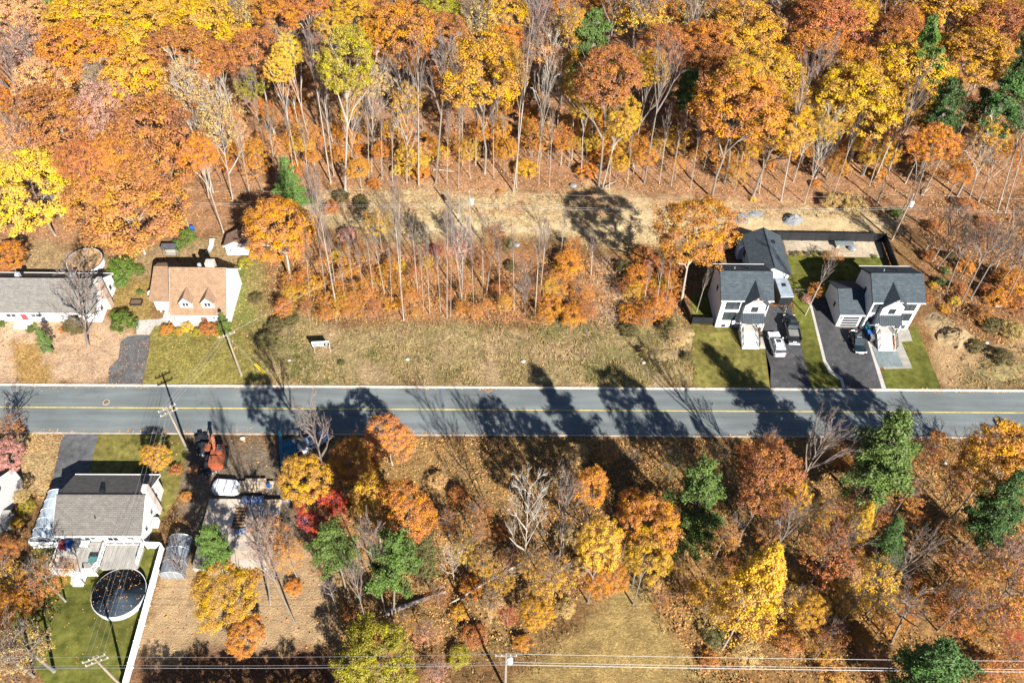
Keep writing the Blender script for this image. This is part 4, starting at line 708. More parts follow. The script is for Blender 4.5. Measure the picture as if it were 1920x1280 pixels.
part('wall_light', B_(gx+.18, gx+.32, .5, .6, 1.9, 2.2), BLACK, H2); window(H2, 'W', 3.2, 1.5, .5, .9, gx, BLACK, 0)
for k in range(7): p = Vector((59.95+.15, 83.0+.28*k, .25+.165*k))
ob = thing('outbuilding', 'white outbuilding with a long dark ridge roof behind the western new house', 'building', (40.2, 95.1, 0))
part('wall', gable_walls(5.7, 8.3, 3.3, 4.85, 2.85, axis='y'), WSID, ob)
def roof_y(par, w, d, ze, zr, m, ov=.35, og=.4, fm=None):
    s = (zr-ze)/(w/2); e = .02
    r = slab((-ov, -og, ze-s*ov+e), (w/2, -og, zr+e), (w/2, d+og, zr+e), (-ov, d+og, ze-s*ov+e)); s2 = slab((w/2, -og, zr+e), (w+ov, -og, ze-s*ov+e), (w+ov, d+og, ze-s*ov+e), (w/2, d+og, zr+e)); k = len(r.v); r.v += s2.v; r.f += [tuple(i+k for i in f) for f in s2.f]
    ro = part('roof', r, m, par); part('ridge_cap', MB().tube([(w/2, -og, zr+.18), (w/2, d+og, zr+.18)], .09, n=5), m, ro)
    for y0 in (-og-.04, d+og): part('fascia', MB().extrude([(-ov, y0, ze-s*ov-.06), (w/2, y0, zr-.06), (w+ov, y0, ze-s*ov-.06), (w+ov, y0, ze-s*ov+.12), (w/2, y0, zr+.12), (-ov, y0, ze-s*ov+.12)], (0, .04, 0)), fm or BLACK, ro)
    return ro
r1 = roof_y(ob, 5.7, 8.3, 3.3, 4.85, DSHY); vent(r1, 3.9, 5.8, 4.3, .6)
part('garage_door', B_(2.6, 5.0, -.06, .02, 0, 2.2), WHITE, ob); window(ob, 'W', 5.6, 1.2, .8, 1.1, 0, BLACK, 0)
part('side_wing_roof', slab((-1.1, 6.2, 2.55), (-.1, 6.2, 3.25), (-.1, 8.3, 3.25), (-1.1, 8.3, 2.55)), DSHY, ob); part('side_wing_wall', B_(-.9, -.02, 6.4, 8.1, -.1, 2.55), WSID, ob)

# beige-roofed house
bh = thing('house', 'white house with a beige roof and two pointed dormers', 'house', (-49.0, 86.9, 0)); w, d, ze, zr, yr = 8.25, 8.2, 3.15, 7.25, 4.15
part('wall', gable_walls(w, d, ze, zr, yr), WHITE, bh); sl = (zr-ze)/yr
ro = roof_x(bh, w, d, ze, zr, BEIGE, ov=.95, og=.12, yr=yr)
ch = part('chimney', B_(5.25, 6.55, yr+.2, yr+1.2, 5.5, 8.1), mat('stone_chimney', (.42, .36, .3), .9, .3, 3., .4), ro); part('roof_vent', MB().cyl((4.1, yr+.9), .28, 6.2, 7.3, 10), GALV, ro)
for x in (1.6, 4.85):
    dm = part('dormer', MB().extrude([(x, -.1, 3.3), (x+1.65, -.1, 3.3), (x+1.65, -.1, 4.5), (x+.825, -.1, 5.35), (x, -.1, 4.5)], (0, 2.6, 0)), WHITE, bh)
    a = slab((x-.22, -.3, 4.25), (x+.825, -.3, 5.4), (x+.825, 2.35, 5.4), (x-.22, 1.15, 4.25), .09); b = slab((x+.825, -.3, 5.4), (x+1.87, -.3, 4.25), (x+1.87, 1.15, 4.25), (x+.825, 2.35, 5.4), .09); k = len(a.v); a.v += b.v; a.f += [tuple(i+k for i in f) for f in b.f]
    part('dormer_roof', a, mat('beige_side_shingle', (.225, .14, .09), .9, .15), dm); window(bh, 'S', x+.3, 3.5, 1.05, .95, -.1, WHITE, 1, 0, 'dormer_window')
    for q in (x, x+1.65): part('dormer_trim', B_(q-.07, q+.07, -.13, -.02, 3.3, 4.5), WHITE, dm)
for x in (.1, 2.7, 5.3, 8.0): part('porch_post', B_(x-.08, x+.08, -.9, -.74, 0, 2.35), WHITE, bh)
window(bh, 'S', 1.2, .9, 1.4, 1.3, 0, WHITE, 1); window(bh, 'S', 5.6, .9, 1.4, 1.3, 0, WHITE, 1); part('door', B_(3.8, 4.75, -.05, .02, .1, 2.2), mat('door_brown', (.2, .09, .05), .5), bh)
wn = part('wing_wall', B_(-3.6, -.05, 2.4, 7.0, -.1, 2.7), WHITE, bh); part('wing_roof', slab((-3.95, 1.75, 2.5), (-.32, 1.75, 2.5), (-.32, 7.1, 4.6), (-3.95, 7.1, 4.6)), BEIGE, bh); part('wing_back_roof', slab((-3.95, 7.1, 4.6), (-.32, 7.1, 4.6), (-.32, 8.6, 3.9), (-3.95, 8.6, 3.9)), BEIGE, bh)
part('wing_post', B_(-2.9, -2.75, 1.9, 2.05, 0, 2.5), WHITE, bh); part('wing_steps', B_(-2.2, -.6, .3, 2.4, -.05, .3), CONC, bh)
sat = thing('satellite_dish', 'white round satellite dish standing beside the beige-roofed wing', 'satellite dish', (-53.6, 91.6, 0)); part('mast', MB().tube([(0, 0, 0), (0, 0, 1.3)], .05), GALV, sat)
dd = MB(); dd.loft([[(math.cos(a)*r_, math.sin(a)*r_*.8-.2, 1.3+z_+math.sin(a)*r_*.4) for a in [j*.5236 for j in range(12)]] for r_, z_ in ((.05, 0), (.35, .06), (.6, .2), (.62, .22))]); part('dish', dd, WHITE, sat)

# long grey-roofed house on the west side
gh = thing('house', 'long white bungalow under a grey roof with a tall pale chimney on its gable', 'house', (-84.0, 86.75, 0)); w, d, ze, zr, yr = 23.75, 7.4, 2.6, 5.0, 4.0
part('wall', gable_walls(w, d, ze, zr, yr), WHITE, gh); ro = roof_x(gh, w, d, ze, zr, GRAYSH, ov=.55, og=.1, yr=yr)
part('chimney', B_(w+.02, w+.75, 2.6, 3.7, -.1, 5.7), BRICK, gh); part('chimney_cap', B_(w-.05, w+.82, 2.5, 3.8, 5.7, 5.85), CONC, gh)
for x in (11.0, 19.3): part('roof_vent', B_(x-.3, x+.3, yr+1.0, yr+1.6, 4.0, 4.9), GALV, ro)
for x in (9.8, 13.5): window(gh, 'S', x, .9, 1.6, 1.1, 0, WHITE, 1)
window(gh, 'S', 19, .9, 1.8, 1.2, 0, WHITE, 1); window(gh, 'E', 1.0, 1.0, 1.0, 1.1, w, WHITE, 0); window(gh, 'E', 5.3, 1.0, 1.0, 1.1, w, WHITE, 0)
part('porch', B_(11.0, 13.3, -1.5, -.02, -.1, .35), WHITE, gh); part('porch_post', B_(7.4, 7.55, -1.2, -1.05, 0, 2.4), WHITE, gh); part('door', B_(12.0, 12.9, -.06, .02, .35, 2.3), mat('red_door', (.35, .04, .05), .5), gh)

# taupe-roofed house south of the road
sh = thing('house', 'white house with a taupe shingle roof and a pale chimney above the round dark pool', 'house', (-53.7, 49.85, 0)); w, d, ze, zr = 10.3, 7.75, 3.0, 5.1
part('wall', gable_walls(w, d, ze, zr), WSID, sh); ro = roof_x(sh, w, d, ze, zr, SWSH, ov=.45, og=.25)
vent(ro, 5.1, d/2+.5, 4.9, .55); part('roof_vent', MB().cyl((4.8, 1.4), .06, 3.6, 4.4, 6), BLACK, ro)
chm = part('chimney', B_(w-.2, w+.5, d/2+.3, d/2+1.2, -.1, 5.9), mat('white_brick', (.5, .42, .38), .9, .3, 5., .3), sh)
window(sh, 'S', 3.0, 1.2, 1.5, 1.2, 0, WHITE, 1); window(sh, 'S', 8.2, 1.4, 1.0, .8, 0, WHITE, 0); window(sh, 'S', 5.8, .95, 1.4, 1.75, 0, WHITE, 1, 0, 'patio_door')
for k in range(3): window(sh, 'E', .9+k*2.3, 1.2, .8, 1.1, w, WHITE, 0)
part('heat_pump', B_(w+.15, w+.75, 2.2, 3.2, .1, 1.0), WHITE, sh)
# decks: each board is a piece
dk = thing('deck', 'pale wooden deck with white railings and stairs behind the taupe-roofed house', 'deck', (-53.5, 45.7, 0))
for k in range(22): part('board', B_(.02+k*.24, .02+k*.24+.225, 0, 4.0, .82, .9), GREYW if k % 3 else mat('deck_grey', (.3, .285, .26), .85, .2), dk)
part('skirt', B_(.0, 5.3, -.06, -.02, 0, .85), WHITE, dk); part('beam', B_(.1, 5.2, .1, 3.9, .3, .8), GREYW, dk)
railing(dk, [(0, 3.9, .9), (0, 0, .9), (2.75, 0, .9)], 0, .95, WHITE); railing(dk, [(3.95, 0, .9), (5.0, 0, .9), (5.3, .9, .9)], 0, .95, WHITE)
for k in range(5): part('step', B_(2.8, 3.9, -.3-.28*k, -.02-.28*k, .0, .75-.16*k), WHITE, dk)
for x in (2.8, 3.9): railing(dk, [(x, 0, .9), (x, -1.5, .05)], 0, .9, WHITE)
pd = thing('deck', 'grey pool deck of narrow boards between the house and the dark pool', 'deck', (-47.9, 46.1, 0))
for k in range(19): part('board', B_(k*.24, k*.24+.225, .0, 3.1, .92, 1.0), GREYW, pd)
part('beam', B_(.1, 4.4, .1, 3.0, .3, .9), GREYW, pd); railing(pd, [(.0, 3.1, 1), (4.5, 3.1, 1), (4.5, .4, 1)], 0, .95, WHITE); railing(pd, [(-.1, .3, 1), (-.1, 3, 1)], 0, .95, WHITE)
pool = thing('swimming_pool', 'round above-ground pool under a dark cover strewn with leaves', 'pool', (-44.75, 43.15, 0)); R = 3.1
part('pool_wall', MB().cyl((0, 0), R, -.05, .85, 40), mat('pool_wall_grey', (.5, .5, .5), .6, .1), pool); rim = MB()
rim.loft([[(math.cos(a)*(R+.05), math.sin(a)*(R+.05), z) for a in [j*2*math.pi/40 for j in range(40)]] for z in (.82, .9)]); part('rim', rim, MATS['pool_wall_grey'], pool)
V = [[(math.cos(j*2*math.pi/40)*(R-.03)*f, math.sin(j*2*math.pi/40)*(R-.12)*f, z) for j in range(40)] for f, z in ((1.012, .93), (.8, .9), (.4, .905), (.12, .94))]; part('cover', MB().loft(V), COVER, pool, smooth=True)
rs = np.random.RandomState(3); n = 150; A = rs.uniform(0, 6.28, n); Q = np.sqrt(rs.rand(n))*3.0; Pl = np.column_stack([np.cos(A)*Q-.2, np.sin(A)*Q, np.full(n, .96)])
V, Fq = cards(Pl, np.column_stack([rs.normal(0, .2, n), rs.normal(0, .2, n), np.ones(n)]), rs.uniform(.06, .15, n), rs=rs); o = link('leaves', np_mesh('leaves', V, Fq, LIT, {'rnd': ('FACE', 'FLOAT', .35+.5*rs.rand(n))}), pool); o['kind'] = 'stuff'
def furniture_table(x, y, z, label, m):
    t = thing('patio_table', label, 'table', (x, y, z)); part('tabletop', B_(-.5, .5, -.4, .4, .68, .74), m, t)
    for a in (-.42, .42):
        for b in (-.32, .32): part('leg', B_(a-.03, a+.03, b-.03, b+.03, 0, .68), GALV, t)
def lounge(x, y, z, label, m, rz=0):
    t = thing('patio_chair', label, 'chair', (x, y, z), rz); part('seat', B_(-.38, .38, -.38, .38, .35, .46), m, t); part('backrest', B_(-.38, .38, .34, .44, .46, 1.0), m, t)
    for a in (-.34, .34):
        part('armrest', B_(a-.05, a+.05, -.36, .34, .6, .66), m, t)
        for b in (-.34, .34): part('leg', B_(a-.03, a+.03, b-.03, b+.03, 0, .35), m, t)
lounge(-52.4, 49.0, .9, 'blue cushioned chair on the railed deck', BLUE); lounge(-51.3, 49.1, .9, 'grey cushioned chair beside the blue one on the deck', mat('grey_cushion', (.12, .12, .13), .8)); lounge(-53.1, 48.8, .9, 'small dark red chair in the corner of the railed deck', mat('red_cushion', (.2, .03, .04), .8)); furniture_table(-48.75, 47.0, .9, 'teal topped table at the stair side of the railed deck', mat('teal_top', (.06, .16, .15), .5)); furniture_table(-50.4, 49.1, .9, 'pale table beside the cushioned chairs on the deck', WHITE)
# fences
def fence(name, label, pts, h, m, post, seg=2.4, group=None, cap=False):
    x0, y0 = pts[0]; t = thing(name, label, 'fence', (x0, y0, 0), 0, group); g = None
    for (ax, ay), (bx, by) in zip(pts, pts[1:]):
        L = math.hypot(bx-ax, by-ay); k = max(1, round(L/seg)); ux, uy = (bx-ax)/L, (by-ay)/L; nx, ny = -uy*.03, ux*.03
        for j in range(k):
            a, b = L*j/k+.06, L*(j+1)/k-.06; P = lambda s, q: (ax+ux*s+nx*q-x0, ay+uy*s+ny*q-y0)
            part('panel', MB().prism([P(a, -1), P(b, -1), P(b, 1), P(a, 1)], .08, h-.08), m, t); part('rail', MB().prism([P(a, -2), P(b, -2), P(b, 2), P(a, 2)], h-.08, h), m, t)
        for j in range(k+1): s = L*j/k; c = (ax+ux*s-x0, ay+uy*s-y0); part('post', B_(c[0]-.07, c[0]+.07, c[1]-.07, c[1]+.07, -.1, h+.08), post, t)
    return t
fence('fence', 'white vinyl fence running from the taupe-roofed house down to the wires', [(-43.2, 49.3), (-41.1, 49.2), (-40.95, 32.2), (-40.95, 27)], 1.7, WHITE, WHITE)
fence('fence', 'short white vinyl fence beside the white car shelter', [(-57.2, 49.3), (-53.9, 49.3)], 1.6, WHITE, WHITE)
fence('fence', 'tall black fence around the garden bed behind the two new houses', [(46.6, 106.2), (64.9, 106.0), (64.6, 94.5)], 1.9, BLACK, BLACK)
fence('fence', 'black fence panels at the west corner of the western new house', [(33.1, 87.1), (29.7, 87.2), (28.6, 92.5), (29.8, 100), (39.5, 104.2)], 1.5, BLACK, BLACK, 1.7)
gt = thing('gate', 'low black railing gate across the grass strip between the driveways', 'gate', (46.9, 93.6, 0)); railing(gt, [(0, 0, 0), (2.9, .0, 0)], 0, 1.15, BLACK)
# shelters and sheds
def arch_shelter(name, label, x, y, w, d, h, m, ribs=6):
    t = thing(name, label, 'shelter', (x, y, 0)); prof = [(0, 0), (0, h*.62), (w*.12, h*.82), (w*.3, h*.95), (w*.5, h), (w*.7, h*.95), (w*.88, h*.82), (w, h*.62), (w, 0)]
    c = MB()
    for (a, b), (a2, b2) in zip(prof, prof[1:]): c.quad((a, 0, b), (a2, 0, b2), (a2, d, b2), (a, d, b))
    c.poly([(a, d, b) for a, b in prof]); part('cover', c, m, t)
    for k in range(ribs): yy = -.02+(d)*k/(ribs-1); part('rib', MB().tube([(a+(.02 if a > w/2 else -.02), yy, b+.03) for a, b in prof], .035, n=4), WHITE if m is SHEER else GALV, t)
    for k in range(1, 3): xx = w*k/3; part('front_bar', B_(xx-.03, xx+.03, -.05, .01, 0, h*.93), GALV, t)
    part('front_sheet', MB().poly([(a*.96+w*.02, 0.01, b*.97) for a, b in prof]), mat('clear_sheet', (.2, .21, .22), .3), t)
arch_shelter('car_shelter', 'white arched car shelter along the west wall of the taupe-roofed house', -57.3, 49.6, 3.2, 6.6, 2.5, SHEER); arch_shelter('greenhouse', 'grey hoop tent beside the white vinyl fence', -40.4, 45.3, 2.6, 5.0, 2.0, mat('grey_tarp', (.16, .18, .2), .5, .3, 3.), 4)
wh = thing('house', 'white gabled house with an oval window cut off by the lower west edge', 'house', (-69.5, 51.5, 0)); part('wall', MB().extrude([(0, 0, -.1), (0, 0, 3.2), (0, 3.6, 5.8), (0, 7.2, 3.2), (0, 7.2, -.1)], (7.6, 0, 0)), WSID, wh); roof_x(wh, 7.4, 7.2, 3.2, 5.8, mat('charcoal_shingle', (.05, .052, .058), .9, .25, 2.), ov=.4, og=.15)
part('oval_window', MB().prism([(.28*math.cos(j*.628), .42*math.sin(j*.628)) for j in range(10)], 0, .06), GLASS, wh).matrix_local = Matrix.Translation((7.58, 3.6, 4.2)) @ Matrix.Rotation(rad(90), 4, 'Y'); part('annex', B_(7.62, 8.6, .2, 2.0, -.1, 1.9), GREYW, wh)
sd = thing('shed', 'small white shed with a brown roof near the russet oak', 'shed', (-44.4, 101.6, 0)); part('wall', gable_walls(3.4, 2.6, 2.0, 2.9, 1.7, axis='y'), WHITE, sd); roof_y(sd, 3.4, 2.6, 2.0, 2.9, mat('brown_shingle', (.2, .12, .08), .9, .2), .2, .2, WHITE); window(sd, 'S', .5, .9, .5, .5, 0, WHITE, 0); part('door', B_(1.9, 2.8, -.04, .02, 0, 1.8), WHITE, sd)
np_ = thing('swimming_pool', 'round pool filled with fallen leaves behind the long grey-roofed house', 'pool', (-66.4, 98.9, 0)); part('pool_wall', MB().cyl((0, 0), 2.85, -.05, 1.1, 32), WHITE, np_); part('cover', MB().cyl((0, 0), 2.7, 1.1, 1.14, 32), mat('leafy_cover', (.3, .19, .09), .9, .5, 4.), np_)
rim = MB(); rim.tube([(2.85*math.cos(j*.19635), 2.85*math.sin(j*.19635), 1.16) for j in range(33)], .09, n=4); part('rim', rim, BLACK, np_)
gz = thing('garden_swing', 'black metal garden swing frame behind the beige-roofed house', 'swing', (-53.3, 101.2, 0)); fr = MB()
for x in (-1.1, 1.1): fr.tube([(x, -.9, 0), (x, 0, 2.1), (x, .9, 0)], .05, n=4)
fr.tube([(-1.1, 0, 2.1), (1.1, 0, 2.1)], .05, n=4); part('frame', fr, BLACK, gz); part('seat', B_(-.9, .9, -.3, .3, .5, .58), GREYW, gz); part('backrest', B_(-.9, .9, .25, .33, .58, 1.1), GREYW, gz); part('canopy', MB().extrude([(-1.2, -.6, 2.1), (1.2, -.6, 2.1), (1.2, .6, 2.2), (-1.2, .6, 2.2)], (0, 0, .04)), mat('dark_canopy', (.07, .07, .08), .8), gz)
hm = thing('garden_swing', 'pale hammock on a stand beside the white shed', 'hammock', (-47.3, 102.9, 0)); part('frame', MB().tube([(-.4, -1.6, .9), (-.2, -1.2, .1), (-.2, 1.2, .1), (-.4, 1.6, .9)], .05, n=4), GALV, hm); part('sling', MB().loft([[(-.35, y, z), (.35, y, z), (.35, y, z+.05), (-.35, y, z+.05)] for y, z in ((-1.5, .85), (-.7, .5), (0, .42), (.7, .5), (1.5, .85))]), WHITE, hm)
ky = thing('slide', 'blue plastic slide in the leafy back garden', 'slide', (-51.2, 106.5, 0)); part('chute', MB().loft([[(-.25, y, z), (.25, y, z), (.25, y, z+.15), (-.25, y, z+.15)] for y, z in ((-1.3, .05), (-.6, .35), (.3, 1.0), (.7, 1.1))]), BLUE, ky); part('ladder', B_(-.25, .25, .7, .8, 0, 1.1), BLUE, ky)
rbx = thing('raised_bed', 'small raised vegetable bed with a black frame west of the beige-roofed house', 'planter', (*at(256, 568)[:2], 0)); part('frame', B_(-.9, .9, -.55, -.47, 0, .35).box(-.9, .9, .47, .55, 0, .35).box(-.9, -.82, -.47, .47, 0, .35).box(.82, .9, -.47, .47, 0, .35), BLACK, rbx); part('soil', B_(-.82, .82, -.47, .47, 0, .28), mat('soil', (.12, .08, .05), .95), rbx)

# ------------------------------------------------------------------ building plot: plywood deck, stacks, machines
pk = thing('floor_deck', 'plywood floor deck of a house under construction beside the sandy yard', 'building', (-36.9, 46.2, 0))
part('foundation', B_(.1, 9.2, .1, 9.5, -.1, .6), CONC, pk); part('rim_joist', B_(.04, 9.26, .04, 9.56, .6, .86), WOOD, pk)
rp = random.Random(4); hole = (3.65, 5.15, 5.6, 8.2)
PLYS = [PLY, mat('plywood_grey', (.36, .3, .25), .85, .22), mat('plywood_pale', (.46, .37, .29), .8, .18)]
for i in range(4):
    for j in range(8):
        x0, x1, y0, y1 = i*2.33, i*2.33+2.315, j*1.2, j*1.2+1.185
        if i == 3 and j == 7 : continue
        if x0 < hole[1] and x1 > hole[0] and y0 < hole[3] and y1 > hole[2]:
            for a, b in ((x0, hole[0]), (hole[1], x1)):
                if b-a > .15: part('plywood_sheet', B_(a, b, y0, y1, .862, .9), rp.choice(PLYS), pk)
            continue
        part('plywood_sheet', B_(x0, x1, y0, y1, .862, .9+rp.uniform(-.004, .006)), rp.choice(PLYS), pk)
part('painted_stair_hole', B_(hole[0], hole[1], hole[2]-.2, hole[3]+.2, .863, .868), mat('painted_hole_dark', (.09, .045, .02), .9, .5, 2.), pk)  # thin flat sheet; the darkness of the stair hole is painted on it
for k in range(6): part('joist', B_(hole[0], hole[1], hole[2]+.15+k*.45, hole[2]+.2+k*.45, .868, .89), WOOD, pk)
def tarp_bundle(x, y, z, w, d, h, label, m, rz=0, n=5):
    t = thing('tarp_bundle', label, 'bundle', (x, y, z), rz); rs_ = random.Random(int(x*10)); secs = []
    for k in range(n+1): u = -w/2+w*k/n; hh = h*(1+rs_.uniform(-.15, .15)); dd_ = d*(1+rs_.uniform(-.12, .12)); secs.append([(u, -dd_/2, 0), (u, -dd_*.42, hh*.7), (u, -dd_*.2, hh), (u, dd_*.25, hh*.95), (u, dd_*.44, hh*.65), (u, dd_/2, 0)])
    part('tarp', MB().loft(secs), m, t); part('strap', MB().tube([(0, -d*.52, 0), (0, -d*.44, h*.8), (0, -d*.2, h*1.08), (0, d*.25, h*1.05), (0, d*.46, h*.72), (0, d*.53, 0)], .03, n=4), WHITE, t)
tarp_bundle(-31.3, 55.6, .9, 2.6, 1.0, .5, 'blue tarp bundle at the road edge of the plywood deck', TARP); tarp_bundle(-32.0, 51.2, .9, 1.4, .7, .3, 'crumpled dark blue tarp on the plywood deck south of the stair hole', TARP, .2); tarp_bundle(*at(541, 930)[:2], 0, 1.9, 1.1, .6, 'blue tarp bundle under the golden crown beside the deck', TARP, 1.4); tarp_bundle(*at(566, 975)[:2], 0, 1.2, 1.2, .5, 'small blue tarp bundle at the foot of the crimson maple', TARP, .6)
pb = thing('lumber_pack', 'white wrapped lumber pack in front of the plywood deck', 'lumber', (*at(426, 918)[:2], 0), -.08); part('wrap', MB().loft([[(x, -y_, 0), (x, y_, 0), (x, y_, h_), (x, y_*.3, h_+.06), (x, -y_, h_)] for x, y_, h_ in ((-1.75, .5, .8), (-1.3, .95, 1.05), (1.2, .95, 1.05), (1.7, .55, .85))]), mat('white_wrap', (.58, .6, .6), .5, .3, 1.2), pb)
for x in (-1.1, 0, 1.1): part('strap', B_(x-.04, x+.04, -.97, .97, .02, 1.12), TARP, pb)
ls = thing('lumber_stack', 'stack of pale planks in front of the plywood deck', 'lumber', (*at(481, 915)[:2], 0), .0)
for L in range(3):
    for k in range(7): part('plank', B_(-2.3 if L < 2 else -1.5, 2.2 if L < 2 else 1.2, -.85+k*.24+(.25 if L == 2 else 0), -.63+k*.24+(.25 if L == 2 else 0), .12+L*.2, .3+L*.2), WOOD if (k+L) % 3 else mat('pale_plank', (.5, .42, .33), .8), ls)
for x in (-1.8, 0, 1.7): part('bearer', B_(x-.06, x+.06, -.9, .9, 0, .115), WOOD, ls)
bk_ = thing('bucket', 'blue bucket on the end of the plank stack', 'bucket', (ls.location.x+1.75, ls.location.y-.1, .5)); part('body', MB().loft([[(math.cos(j*.6283)*r_, math.sin(j*.6283)*r_, z_) for j in range(10)] for r_, z_ in ((.2, 0), (.28, .42), (.3, .42), (.3, .46))]), BLUE, bk_); part('handle', MB().tube([(-.28, 0, .44), (-.15, .1, .6), (.15, .1, .6), (.28, 0, .44)], .015, n=4), BLACK, bk_)
ex = thing('excavator', 'orange excavator with a folded boom on the trampled building plot', 'excavator', (*at(412, 862)[:2], 0), rad(4)); ex.scale = (.9, .85, .85)
for x in (-.95, .95):
    tk = part('track', MB().extrude([(x-.22, -1.7, .15), (x-.22, -1.95, .42), (x-.22, -1.7, .72), (x-.22, 1.7, .72), (x-.22, 1.95, .42), (x-.22, 1.7, .15), (x-.22, 1.5, 0), (x-.22, -1.5, 0)], (.44, 0, 0)), RUB, ex)
    for yy in (-1.5, -.75, 0, .75, 1.5): part('roller', MB().extrude([(x-.24, yy+.2*math.cos(j*.785), .36+.2*math.sin(j*.785)) for j in range(8)], (.48, 0, 0)), BLACK, tk)
part('turntable', MB().cyl((0, 0), .6, .7, .95), BLACK, ex); part('body', MB().prism([(-1.0, -2.0), (-.6, -2.25), (.6, -2.25), (1.0, -2.0), (1.0, .9), (-1.0, .9)], .95, 1.75), ORNG, ex); part('engine_hood', MB().prism([(-.95, -1.95), (.95, -1.95), (.95, -.5), (-.95, -.5)], 1.752, 2.1), ORNG, ex)
part('exhaust', MB().cyl((-.5, -1.2), .08, 2.1, 2.6, 8), BLACK, ex); part('counterweight', MB().prism([(-1.02, -2.0), (-.6, -2.4), (.6, -2.4), (1.02, -2.0)], .9, 1.6), mat('dark_orange', (.4, .07, .03), .5), ex)
cb_ = part('cab', B_(.1, 1.0, -.4, 1.1, 1.752, 2.75), ORNG, ex); part('roof_window', B_(.25, .85, 0, .9, 2.75, 2.77), GLASS, cb_); part('windscreen', B_(.18, .92, 1.1, 1.13, 1.9, 2.65), GLASS, cb_); part('side_window', B_(1.0, 1.03, -.25, .95, 1.95, 2.6), GLASS, cb_)
part('boom', MB().loft([[(-.62, y-.0, z), (-.22, y, z), (-.22, y+.1, z+h), (-.62, y+.1, z+h)] for y, z, h in ((.6, 1.4, .5), (1.15, 2.6, .6), (1.6, 3.4, .55), (2.1, 3.6, .4))]), ORNG, ex); part('stick', MB().loft([[(x, y, z), (x, y+h, z), (x+.1, y+h, z+h), (x+.1, y, z+h)] for x, y, z, h in ((-.2, 1.8, 3.6, .42), (-.9, 1.75, 3.0, .4), (-1.7, 1.6, 1.7, .3))]), ORNG, ex)
part('bucket', MB().extrude([(-1.7, 1.2, 1.8), (-2.1, 1.2, 1.5), (-2.1, 1.2, .9), (-1.6, 1.2, .7), (-1.3, 1.2, 1.2)], (0, 1.0, 0)), ORNG, ex); part('boom_ram', MB().tube([(-.42, .9, 1.5), (-.42, 2.1, 3.2)], .09, n=6), GALV, ex)
def attach(x, y, rz, label, teeth=5):
    t = thing('excavator_bucket', label, 'bucket', (x, y, 0), rz); part('shell', MB().extrude([(-.8, -.6, .05), (-.8, .5, .05), (-.8, .8, .5), (-.8, .6, .95), (-.8, -.1, 1.0), (-.8, .35, .55)], (1.6, 0, 0)), BLACK, t)
    for k in range(teeth): a = -.7+1.4*k/(teeth-1); part('tooth', B_(a-.06, a+.06, -.85, -.6, .05, .13), GALV, t)
    part('bracket', B_(-.3, .3, .3, .6, .95, 1.25), BLACK, t)
attach(*at(380, 830)[:2], .2, 'large black bucket lying at the road edge beside the excavator', 6); attach(*at(383, 845)[:2], -.1, 'second black bucket lying behind the large black one'); attach(*at(398, 868)[:2], 1.2, 'black toothed bucket against the west track of the excavator'); attach(*at(392, 882)[:2], .6, 'muddy black bucket at the tail of the excavator', 4)
gtr = thing('utility_trailer', 'long blue flatbed trailer in the shade beside the road', 'trailer', (*at(530, 856)[:2], 0), rad(13)); part('bed', B_(-.25, .25, -4.2, 4.0, .75, .9), mat('trailer_blue', (.03, .12, .17), .5, .2), gtr); part('deck', B_(.3, 2.0, -2.6, 2.0, .7, .8), MATS['trailer_blue'], gtr)
for k in range(5): part('crossbar', B_(.25, 2.1, -2.5+k*1.1, -2.35+k*1.1, .81, .9), MATS['trailer_blue'], gtr)
for yy in (-1.2, -.3):
    for x in (-.45, 2.1): part('wheel', MB().extrude([(x, yy+.35*math.cos(j*.628), .35+.35*math.sin(j*.628)) for j in range(10)], (.25, 0, 0)), RUB, gtr)
part('drawbar', MB().tube([(-.1, 4.0, .8), (.4, 5.2, .6)], .07, n=4), MATS['trailer_blue'], gtr)

